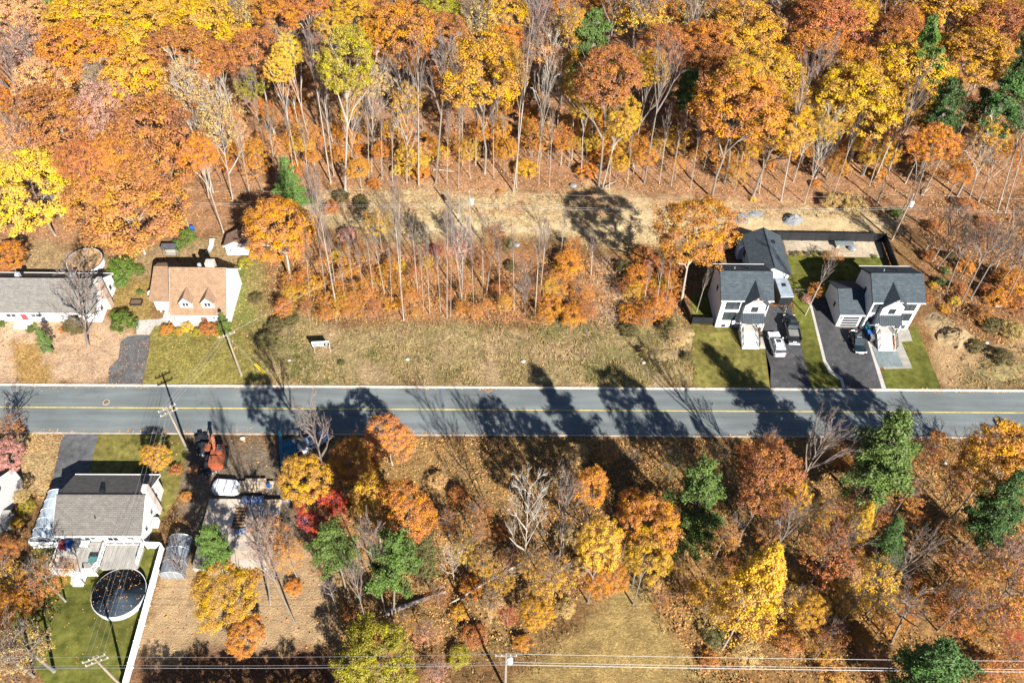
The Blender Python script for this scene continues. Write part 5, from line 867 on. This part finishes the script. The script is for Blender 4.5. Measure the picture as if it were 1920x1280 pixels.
# ------------------------------------------------------------------ vehicles
def car(name, label, cat, nose, tail, paint, L, Wd, Hh, kind, z_hint=0.):
    n, tl = Vector(nose), Vector(tail); c = (n+tl)/2; dv = n-tl; rz = math.atan2(dv.y, dv.x)-math.pi/2
    t = thing(name, label, cat, (c.x, c.y, .01), rz, 'vehicles on the new driveways'); h = Wd/2; l = L/2
    belt = Hh*.58; hood = Hh*.54
    def sec(y, hw, zb, zt): return [(-hw*.9, y, zb), (-hw, y, zb+.15), (-hw, y, zt-.16), (-hw*.93, y, zt-.03), (-hw*.6, y, zt), (hw*.6, y, zt), (hw*.93, y, zt-.03), (hw, y, zt-.16), (hw, y, zb+.15), (hw*.9, y, zb)]
    gc = .2 if kind != 'pickup' else .3
    body = [sec(-l, h*.78, gc+.18, belt-.18), sec(-l+.12, h*.92, gc+.08, belt-.04), sec(-l+.5, h*.99, gc, belt), sec(-.6, h, gc, belt), sec(l*.35, h, gc, belt), sec(l*.45, h*.99, gc, hood+.02), sec(l-.5, h*.95, gc, hood-.06), sec(l-.12, h*.84, gc+.08, hood-.18), sec(l, h*.68, gc+.2, hood-.32)]
    bo = part('body', MB().loft(body), paint, t, smooth=False)
    y0, y1 = {'suv': (-l+.12, l*.42), 'hatch': (-l+.35, l*.40), 'pickup': (-l*.16, l*.44)}[kind]; rk = {'suv': .35, 'hatch': .75, 'pickup': .25}[kind]; fk = .85
    def gs(y, hw, zt): return [(-hw, y, belt-.05), (-hw*.84, y, zt-.05), (-hw*.6, y, zt), (hw*.6, y, zt), (hw*.84, y, zt-.05), (hw, y, belt-.05)]
    cab = [gs(y0, h*.9, belt+.02), gs(y0+rk, h*.93, Hh-.03), gs((y0+y1)/2-.2, h*.94, Hh), gs(y1-fk, h*.93, Hh-.05), gs(y1, h*.88, belt)]
    co = part('cabin', MB().loft(cab), paint, t)
    def pane(nm, pts): part(nm, MB().extrude(pts, (0, 0, .02)), GLASS, co)
    rx = h*.74
    part('windscreen', MB().poly([(-h*.84, y1-.03, belt+.06), (h*.84, y1-.03, belt+.06), (rx, y1-fk+.06, Hh-.07), (-rx, y1-fk+.06, Hh-.07)]).poly([(-h*.84, y1-.05, belt+.05), (h*.84, y1-.05, belt+.05), (rx, y1-fk+.06, Hh-.1), (-rx, y1-fk+.06, Hh-.1)]), GLASS, co).location = (0, .03, .03)
    part('rear_window', MB().poly([(h*.82, y0+.03, belt+.1), (-h*.82, y0+.03, belt+.1), (-rx, y0+rk-.05, Hh-.08), (rx, y0+rk-.05, Hh-.08)]), GLASS, co).location = (0, -.05, .02)
    ym = (y0+y1)/2-.1
    for s in (-1, 1):
        for a, b in ((y0+rk*.7+.1, ym-.05), (ym+.05, y1-.55)):
            part('side_window', MB().poly([(s*(h*.93), a, belt+.04), (s*(h*.93), b+.25*(b > ym), belt+.04), (s*h*.83, b-.12, Hh-.13), (s*h*.83, a+.1, Hh-.13)]), GLASS, co).location = (s*.03, 0, 0)
        part('mirror', B_(s*h-.02 if s > 0 else -h-.2, h+.2 if s > 0 else -h+.02, y1-.35, y1-.2, belt, belt+.16), paint, t)
        part('headlight', B_(s*h*.72-.17, s*h*.72+.17, l-.32, l-.1, hood-.32, hood-.17), mat('lamp_lens', (.6, .62, .65), .1), t); part('taillight', B_(s*h*.78-.12, s*h*.78+.12, -l-.01, -l+.15, belt-.32, belt-.1), RED, t)
        for yy in (l*.62, -l*.6):
            R = .36 if kind != 'pickup' else .42; x = s*(h-.1); wl = part('wheel', MB().extrude([(x-.11, yy+R*math.cos(j*.4488), R+R*math.sin(j*.4488)) for j in range(14)], (.24, 0, 0)), RUB, t); part('rim', MB().extrude([(x+(.12 if s > 0 else -.14), yy+R*.6*math.cos(j*.628), R+R*.6*math.sin(j*.628)) for j in range(10)], (.02, 0, 0)), GALV, wl)
    if kind == 'pickup':
        part('bed_floor', B_(-h*.78, h*.78, -l+.2, y0-.12, belt+.004, belt+.02), BLACK, t); part('bed_cover', B_(-h*.8, h*.8, -l+.9, y0-.15, belt+.02, belt+.07), mat('bed_liner', (.16, .16, .15), .6), t)
        for s in (-1, 1): part('bed_rail', B_(s*h*.9-.09, s*h*.9+.09, -l+.1, y0, belt, belt+.2), paint, t)
        part('tailgate', B_(-h*.85, h*.85, -l-.02, -l+.1, gc+.25, belt+.2), paint, t); part('bumper', B_(-h*.85, h*.85, -l-.2, -l-.02, gc, gc+.22), GALV, t); part('sunroof', B_(-.4, .4, y0+.6, y0+1.2, Hh-.02, Hh+.015), GLASS, co)
    else:
        part('sunroof', B_(-.38, .38, y1-fk-.75, y1-fk-.15, Hh-.05, Hh+.01), GLASS, co)
        for s in (-1, 1): part('roof_rail', B_(s*h*.66-.03, s*h*.66+.03, y0+rk+.2, y1-fk-.05, Hh-.03, Hh+.07), GALV if kind == 'suv' else BLACK, co)
    part('licence_plate', B_(-.26, .26, -l-.03 if kind != 'pickup' else -l-.05, -l+.02, belt-.35, belt-.2), WHITE, t)
def paintm(name, c, r=.22): m = mat(name, c, r, .04, spec=.6); m.node_tree.nodes['Principled BSDF'].inputs['Coat Weight'].default_value = .6; return m
car('parked_car', 'white estate car with a dark sunroof parked behind the black pickup', 'car', at(1449, 625, .4), at(1462, 667, .4), paintm('white_car_paint', (.72, .73, .75)), 4.75, 1.88, 1.62, 'suv')
car('pickup_truck', 'black pickup truck parked beside the lawn strip', 'pickup truck', at(1478, 590, .5), at(1490, 645, .5), paintm('black_car_paint', (.012, .014, .014)), 5.6, 2.0, 1.85, 'pickup')
car('parked_car', 'near-black teal hatchback parked in front of the attached garage', 'car', at(1614, 662, .4), at(1601, 624, .4), paintm('teal_car_paint', (.006, .014, .016)), 4.4, 1.85, 1.6, 'hatch')
car('parked_car', 'pale silver car half hidden by the leafless tree at the road edge', 'car', at(607, 818, .4), at(572, 838, .4), paintm('silver_car_paint', (.45, .48, .55)), 4.5, 1.85, 1.5, 'hatch')
tr = thing('cargo_trailer', 'black enclosed cargo trailer between the new house and its outbuilding', 'trailer', (44.75, 92.7, 0), rad(2)); part('body', B_(-1.0, 1.0, -1.9, 1.9, .5, 2.5), BLACK, tr); part('roof_panel', B_(-1.02, 1.02, -1.92, 1.92, 2.5, 2.56), mat('trailer_roof', (.22, .26, .3), .35, .25, .8), tr); part('roof_hatch', B_(-.3, .3, .2, .8, 2.56, 2.66), BLACK, tr); part('drawbar', MB().tube([(-.7, -1.9, .55), (0, -3.1, .5)], .06, n=4).tube([(.7, -1.9, .55), (0, -3.1, .5)], .06, n=4), BLACK, tr); part('jack', MB().cyl((0, -2.9), .06, 0, .9, 8), GALV, tr); part('trim', B_(-1.03, 1.03, -1.95, -1.9, 2.3, 2.5), GALV, tr)
for s in (-1, 1):
    for yy in (-.5, .4): part('wheel', MB().extrude([(s*.95-.1, yy+.33*math.cos(j*.628), .33+.33*math.sin(j*.628)) for j in range(10)], (.2, 0, 0)), RUB, tr)
# ------------------------------------------------------------------ small things in the new gardens
ksheet('patio', [(1630, 642), (1658, 692), (1711, 690), (1690, 641), (1711, 639), (1704, 617), (1677, 616), (1676, 642)], PATIO, .006)
i_ = 0
for r_ in range(4):
    for c_ in range(4):
        a = Vector((56.6+c_*.9+.12*(3-r_)*0, 82.85-r_*.98, 0)); o = part('paver', B_(a.x, a.x+.88, a.y-.96, a.y, .006, .05), BLUEST if (r_+c_) % 4 else mat('blue_stone_b', (.16, .19, .2), .9, .18, 2.), bpy.data.objects['patio.001'] if 'patio.001' in bpy.data.objects else None)
def bin_(x, y, m, label): 
    t = thing('wheeled_bin', label, 'bin', (x, y, 0)); part('body', MB().loft([[(-w_, -w_*1.1, z), (w_, -w_*1.1, z), (w_, w_*1.1, z), (-w_, w_*1.1, z)] for w_, z in ((.22, .08), (.32, 1.0))]), m, t); part('lid', MB().extrude([(-.34, -.4, 1.0), (.34, -.4, 1.0), (.34, .38, 1.08), (-.34, .38, 1.08)], (0, 0, .06)), m, t)
    for s in (-.3, .24): part('wheel', MB().extrude([(s, .3+.1*math.cos(j*.785), .1+.1*math.sin(j*.785)) for j in range(8)], (.06, 0, 0)), RUB, t)
bin_(56.55, 84.9, BLUE, 'blue wheeled bin beside the stairs of the garage house'); bin_(56.5, 86.0 - .9 + .95, mat('teal_plastic', (.02, .12, .16), .5), 'teal wheeled bin against the wall behind the blue bin'); bin_(56.75, 84.0, mat('grey_plastic', (.12, .13, .14), .5), 'dark grey wheeled bin nearest the teal hatchback')
for k in range(7):
    p = thing('pumpkin', ('lowest', 'second', 'third', 'fourth', 'fifth', 'sixth', 'topmost')[k]+' orange pumpkin on the stairs of the garage house', 'pumpkin', (59.75, 82.03+.28*k+.15, 1.5-(8-k)*1.5/9), 0, 'pumpkins on the stairs'); part('flesh', MB().loft([[(math.cos(j*.6283)*r_, math.sin(j*.6283)*r_, z_) for j in range(10)] for r_, z_ in ((.06, 0), (.15, .06), (.17, .14), (.12, .22), (.03, .24))]), mat('pumpkin_skin', (.5, .16, .03), .5, .2, 9.), p); part('stalk', MB().tube([(0, 0, .22), (.03, 0, .3)], .02, n=4), BARK, p)
tb = thing('stone_bench', 'long grey stone table in the garden bed behind the fence', 'table', (*at(1583, 463)[:2], 0)); part('slab', B_(-1.8, 1.3, -.5, .5, .75, .9), BLUEST, tb); part('pedestal', B_(-1.5, -1.1, -.4, .4, 0, .75), CONC, tb); part('pedestal', B_(.6, 1.0, -.4, .4, 0, .75), CONC, tb)
bo = thing('boulder', 'grey boulder at the east end of the stone table', 'boulder', (*at(1597, 467)[:2], 0)); part('rock', MB().loft([[(math.cos(j*.7854)*r_*(1+.15*math.sin(j*2.1)), math.sin(j*.7854)*r_, z_) for j in range(8)] for r_, z_ in ((.6, -.05), (.7, .25), (.45, .7), (.12, .85))]), GRAV, bo)
def mound(name, px, py, rx_, ry_, h, m, seed):
    p = at(px, py); rs_ = np.random.RandomState(seed); n, K = 28, 9; secs = []
    w_ = [1+.16*math.sin(2*a+seed)+.1*math.sin(5*a+seed*2) for a in [j*2*math.pi/n for j in range(n)]]
    for k in range(K): f = 1-k/(K-.6); secs.append([(p.x+math.cos(j*2*math.pi/n)*rx_*f*w_[j]*(1+.07*rs_.normal()), p.y+math.sin(j*2*math.pi/n)*ry_*f*w_[j]*(1+.07*rs_.normal()), -.06+h*(1-f**1.5)+rs_.normal()*.07*h*(f < .98)) for j in range(n)])
    o = part(name, MB().loft(secs), m, None, smooth=False); o['kind'] = 'structure'
mound('gravel_pile', 1486, 413, 1.6, 1.4, 1.3, GRAV, 1); mound('gravel_pile', 1385, 408, 2.2, 1.5, .7, GRAV, 4); mound('gravel_pile', 1415, 402, 1.6, 1.0, .35, GRAV, 6); mound('soil_mound', 1792, 634, 2.6, 2.6, 1.5, DIRT, 2); mound('soil_mound', 1765, 606, 2.2, 2.4, .5, DIRT, 9)
mound('soil_mound', 1890, 690, 6, 2.0, .5, mat('weedy_soil', (.17, .13, .055), .95, .4, 1.2, .8, 5.), 5); mound('soil_mound', 1240, 665, 2.4, 1.5, .5, mat('straw_soil', (.22, .16, .075), .95, .3, 1.5, .8, 5.), 8); mound('soil_mound', 1277, 630, 2.5, 2, .45, MATS['straw_soil'], 12)
for px, py, s, lab in ((1207, 680, .35, 'small white stone by the roadside shadow of the straw mound'), (981, 678, .4, 'pale stone in the meadow east of the middle of the dry grass'), (764, 674, .35, 'pale stone in the meadow between the estate sign and the road'), (1171, 621, .3, 'white stone at the edge of the orange thicket'), (543, 676, .3, 'pale stone in the meadow near the yellow guy guards'), (455, 822, .4, 'white bag on the trampled plot east of the excavator'), (1850, 643, .35, 'white bag on the bare soil beside the mound'), (1772, 868, .3, 'white stone on the leafy verge east of the tall pine'), (1075, 349, .7, 'flat grey boulder in the pine shadow on the straw corridor'), (969, 460, .6, 'pale brush pile stone beside the straw corridor')):
    p = at(px, py); t = thing('stone', lab, 'stone', (p.x, p.y, 0)); part('rock', MB().loft([[(math.cos(j*.7854+.2)*r_*s*(1+.2*math.sin(j*2.3)), math.sin(j*.7854+.2)*r_*s*.8, z_*s) for j in range(8)] for r_, z_ in ((.8, -.1), (1, .2), (.7, .6), (.2, .75))]), CONC if s < .5 else GRAV, t)
def manhole(px, py, label, m, r=.38):
    p = at(px, py); t = thing('manhole_cover', label, 'manhole cover', (p.x, p.y, .004)); part('frame', MB().cyl((0, 0), r+.1, .0, .012, 20), m, t); part('lid', MB().cyl((0, 0), r, .012, .02, 20), mat('rusty_iron', (.16, .09, .05), .8, .4, 8.), t)
manhole(199, 754, 'rusty round manhole cover in the road before the cracked driveway', CONC); manhole(916, 730.5, 'rusty drain cover at the kerb south of the middle meadow', mat('rust_pale', (.35, .17, .08), .9, .3), .35)
# estate sign in the meadow
sp_ = at(591, 661); sq = at(620, 660); sg = thing('estate_sign', 'white real estate board with a black corner box on two wooden posts', 'sign', (sp_.x, sp_.y, 0), math.atan2(sq.y-sp_.y, sq.x-sp_.x)); Ls = (sq-sp_).length
for x in (0, Ls): part('post', B_(x-.05, x+.05, -.05, .05, -.1, 2.5), WOOD, sg)
part('brace', MB().tube([(Ls*.5, 0, 1.5), (Ls, -.0, .9)], .035, n=4), WOOD, sg); bd = part('board', B_(-.15, Ls+.1, -.09, -.05, 1.55, 2.6), WHITE, sg)
part('picture_strip', B_(-.05, Ls*.62, -.1, -.0895, 1.75, 2.2), mat('print_blue', (.2, .26, .33), .5, .25, 4.), bd); part('logo_block', B_(Ls*.66, Ls+.07, -.1, -.0895, 1.6, 2.3), BLACK, bd); part('logo_mark', MB().poly([(Ls*.79, -.104, 2.02), (Ls*.93, -.104, 2.02), (Ls*.9, -.104, 2.12), (Ls*.86, -.104, 2.08), (Ls*.82, -.104, 2.12)]).quad((Ls*.78, -.104, 1.83), (Ls*.94, -.104, 1.83), (Ls*.94, -.104, 1.9), (Ls*.78, -.104, 1.9)), WHITE, bd)
part('heading_strip', B_(Ls*.3, Ls*.5, -.1, -.0895, 2.3, 2.4), mat('print_navy', (.05, .07, .14), .5), bd)
for k, (a, b, c) in enumerate(((.02, .12, .3), (.16, .26, .16), (.34, .42, .25), (.48, .56, .3))): part('printed_figure', B_(Ls*a, Ls*b, -.104, -.0995, 1.78, 1.78+c), mat('print_dark', (.1, .13, .17), .6), bd)

# ------------------------------------------------------------------ utility poles and wires
def pole(px, py, h, label, arm=0, can=False, rz=0, lamp=False):
    p = at(px, py); t = thing('utility_pole', label, 'utility pole', (p.x, p.y, 0), rz, 'wooden utility poles'); part('post', MB().tube([(0, 0, -.1), (0, 0, h)], .17, .11, 8), POLE, t)
    for k in range(arm):
        z = h-.25-.9*k; a = part('crossarm', B_(-1.15, 1.15, -.16, -.05, z-.07, z+.07), POLE, t)
        for x in (-1.05, -.45, .45, 1.05): part('insulator', MB().cyl((x, -.1), .06, z+.07, z+.28, 6), mat('insulator_glaze', (.5, .52, .5), .3), a)
    if not arm: part('insulator', MB().cyl((0, 0), .07, h, h+.25, 6), mat('insulator_glaze', (.5, .52, .5), .3), t)
    if can: part('transformer', MB().loft([[(.42+r_*math.cos(j*.5236), r_*math.sin(j*.5236), z) for j in range(12)] for r_, z in ((.2, h-2.4), (.3, h-2.35), (.3, h-1.45), (.24, h-1.4), (.05, h-1.3))]), mat('transformer_grey', (.62, .66, .7), .4), t); part('bracket', B_(.05, .2, -.06, .06, h-2.2, h-1.6), GALV, t)
    if lamp: part('lamp_arm', MB().tube([(0, 0, h-1.2), (.8, -.3, h-.7), (1.5, -.5, h-.7)], .04, n=5), GALV, t); part('lamp_head', B_(1.4, 1.9, -.62, -.4, h-.78, h-.66), GALV, t)
    return t, p, h
PC = pole(882, 445, 9.7, 'wooden utility pole with a white transformer on the straw corridor', 0, True); PR = pole(1672, 450, 9.8, 'wooden utility pole with a pale transformer beside the black fence corner', 0, True)
PL = pole(453, 704, 9.3, 'wooden utility pole leaning over the dry lawn of the beige-roofed house', 1, False, .5); PS = pole(353, 846, 10.2, 'wooden utility pole with crossarms between the lawn and the building plot', 2, False, .6)
PB = pole(947, 1291, 10.6, 'wooden utility pole with a white transformer under the lowest wires', 1, True, 0); PW = pole(238, 1296, 10.5, 'wooden utility pole with double crossarms at the end of the white vinyl fence', 2, False, .4)
def wire(a, b, label, sag=.7, r=.012, group='overhead wires'):
    a, b = Vector(a), Vector(b); n = 14; pts = [a+(b-a)*k/n-Vector((0, 0, sag*4*(k/n)*(1-k/n))) for k in range(n+1)]
    tag(part('wire', MB().tube(pts, r, n=3, cap=False), WIRE), label, 'wire', group)
c3 = lambda P, z, dx=0, dy=0: (P[1].x+dx, P[1].y+dy, z)
wire(c3(PC, 9.9), c3(PR, 10.0), 'topmost wire from the corridor pole to the fence corner pole', 1.0); wire(c3(PC, 9.9), (-75, 107.5, 10), 'topmost wire from the corridor pole into the western wood', 1.0)
for k, z in enumerate((7.3, 6.9)):
    w_ = ('upper', 'lower')[k]; wire(c3(PC, z), c3(PR, z), w_+' telephone wire from the corridor pole to the fence corner pole', .9, .016); wire(c3(PC, z), (-75, 107.3, z), w_+' telephone wire from the corridor pole into the western wood', .9, .016); wire(c3(PR, z), (135, 106.5, z), w_+' telephone wire east of the fence corner pole', .9, .016)
wire(c3(PR, 10.0), (135, 106.5, 10), 'topmost wire east of the fence corner pole', 1.)
for k, (z, dy, n_) in enumerate(((10.7, 0, 'first'), (10.4, -1.0, 'second'), (8.6, -.1, 'third'), (8.1, -.2, 'fourth'))):
    wire(c3(PB, z, 0, dy), c3(PW, z-.1, 0, dy), n_+' wire from the roadless south pole to the double crossarm pole, counted from the road', .5, .016); wire(c3(PB, z, 0, dy), (80, 31.5+dy, z), n_+' wire from the south pole eastward under the dark pine, counted from the road', .5, .016); wire(c3(PW, z-.1, 0, dy), (-130, 31+dy, z), n_+' wire running west from the double crossarm pole, counted from the road', .8, .016)
for k, dx in enumerate((-1.0, -.4, .4, 1.0)): wire(c3(PS, 10.2, dx*.8, dx*.5), c3(PW, 10.5, dx*.9, dx*.4), ('west', 'second', 'third', 'east')[k]+' wire over the dark pool from the plot pole to the double crossarm pole', .5, .012); 
for k, dx in enumerate((-.9, 0, .9)): wire(c3(PS, 10.2, dx*.8, dx*.5), c3(PL, 9.3, dx*.8, dx*.4), ('west', 'middle', 'east')[k]+' wire across the road from the plot pole to the lawn pole', .3, .01)
wire(c3(PL, 9.2), c3(PC, 8, 0, 0), 'long service wire from the lawn pole to the corridor pole', .8, .015); wire(c3(PL, 8.8), (-43, 87, 4.2), 'service wire from the lawn pole to the beige-roofed house', .3, .015); wire(c3(PS, 9.6), (-43.2, 55, 5.0), 'service wire from the plot pole to the taupe-roofed house', .3, .015)
for k, (x0, x1) in enumerate(((481, 494), (487, 497))):
    a, b = at(x0, 688), at(x1, 698 if k else 700); top = Vector(c3(PL, 8.6)); g = thing('guy_wire', ('longer', 'shorter')[k]+' yellow-sleeved guy wire of the lawn pole', 'guy wire', (b.x, b.y, 0)); dirn = (top-b).normalized(); part('cable', MB().tube([(0, 0, 0), tuple(top-b)], .012, n=3), WIRE, g); part('sleeve', MB().tube([(0, 0, 0), tuple(dirn*2.4)], .05, n=5), mat('yellow_sleeve', (.6, .42, .03), .5), g)
# fallen trunks
def log(name, a, b, r, label, m, br=True, za=.25, zb=.3):
    A, B = at(*a, za), at(*b, zb); t = thing(name, label, 'fallen tree', (A.x, A.y, 0)); d = B-A; part('trunk', MB().tube([(0, 0, za), tuple(d*.5+Vector((0, 0, za+.1))), (d.x, d.y, zb)], r, r*.45, 7), m, t)
    if br:
        q = MB(); rr = random.Random(len(label))
        for k in range(16):
            u = rr.uniform(.55, 1); s = d*u+Vector((0, 0, za)); e = s+Vector((d.x*.15+rr.uniform(-1.6, 1.6), d.y*.15+rr.uniform(-1.6, 1.6), rr.uniform(.1, 1.3))); q.tube([s, e], .04, .012, 4)
            for j in range(3): q.tube([s.lerp(e, .6), e+Vector((rr.uniform(-.7, .7), rr.uniform(-.7, .7), rr.uniform(0, .5)))], .02, .008, 3)
        part('branches', q, m, t)
log('fallen_trunk', (722, 1150), (836, 1108), .38, 'thick grey fallen trunk among the southern brush', BARK, False); log('fallen_trunk', (842, 1132), (992, 1046), .13, 'thin white birch leaning fallen across the southern brush', PALE, True, .5, 3.5)
log('fallen_trunk', (812, 318), (851, 322), .12, 'pale fallen branch at the edge of the northern wood', PALE, False); log('fallen_trunk', (1134, 350), (1155, 340), .12, 'pale log at the foot of the twin russet trunks', PALE, False); log('fallen_trunk', (1727, 366), (1745, 350), .12, 'pale log leaning among the eastern trunks', PALE, False, .2, .8); log('fallen_trunk', (1866, 574), (1925, 575), .14, 'pale log lying below the eastern orange thicket', PALE, False); log('fallen_trunk', (720, 275+45), (712, 300+45), .1, 'short broken pole leaning in the northern wood', PALE, False, .2, 2.)

# ------------------------------------------------------------------ a label for every plant: its look and where it stands
MARK = [('the corridor pole', 882, 405), ('the fence corner pole', 1690, 410), ('the lawn pole', 435, 660), ('the estate sign', 603, 632), ('the white shed', 445, 466), ('the beige-roofed house', 360, 545), ('the huge russet maple', 236, 392), ('the yellow maple', 62, 362), ('the russet oak', 524, 433), ('the big orange oak', 1306, 440), ('the outbuilding', 1440, 460), ('the garden bed', 1580, 460), ('the garage house', 1670, 560), ('the soil mound', 1800, 636),
 ('the bright green pine', 1112, 78), ('the slim green pine', 1293, 166), ('the tall golden tree', 907, 140), ('the pink tree', 200, 218), ('the huge dark pine', 1885, 190), ('the lone pine', 541, 338), ('the twin russet trunks', 1140, 150), ('the plywood deck', 455, 990), ('the crimson maple', 604, 962), ('the dry field', 1180, 1180), ('the yellow cone-shaped tree', 1420, 1090), ('the roadside pine', 1662, 850), ('the south pole', 947, 1250), ('the vinyl fence', 265, 1150), ('the fallen birch', 915, 1090), ('the thick fallen log', 785, 1130), ('the leaning grey tree', 1700, 1160), ('the excavator', 405, 840), ('the white gabled house', 25, 950), ('the gravel pile', 1486, 410), ('the top edge of the wood', 600, 15), ('the lime bushy tree', 706, 1238), ('the russet twin crowns', 480, 106), ('the upper east corner', 1850, 30), ('the upper west corner', 60, 30), ('the bare maple clump', 1474, 22), ('the straw mound', 1240, 665)]
ORD = ['', 'second ', 'third ', 'fourth ', 'fifth ', 'sixth ', 'seventh ', 'eighth ', 'ninth ', 'tenth ']+[w+' ' for w in 'eleventh twelfth thirteenth fourteenth fifteenth sixteenth seventeenth eighteenth nineteenth twentieth'.split()]
bins = {}
for e, d, (x, y) in PLANTS:
    if y < -20: mk, rel = ('the wood beyond the picture', 'in')
    m = min(MARK, key=lambda q: math.hypot(q[1]-x, q[2]-y)); dx, dy = x-m[1], y-m[2]
    rel = ('right of' if dx > 0 else 'left of') if abs(dx) > abs(dy) else ('in front of' if dy > 0 else 'behind')
    bins.setdefault((d, rel, m[0]), []).append((math.hypot(dx, dy), e))
for (d, rel, mk), L in bins.items():
    L.sort(key=lambda q: q[0])
    for k, (_, e) in enumerate(L):
        e['label'] = f'{d} {rel} {mk}' if len(L) == 1 else f'{ORD[min(k, 19)] or ""}{"nearest " if k == 0 else ""}{d} {rel} {mk}'+('' if k == 0 else ', by nearness')
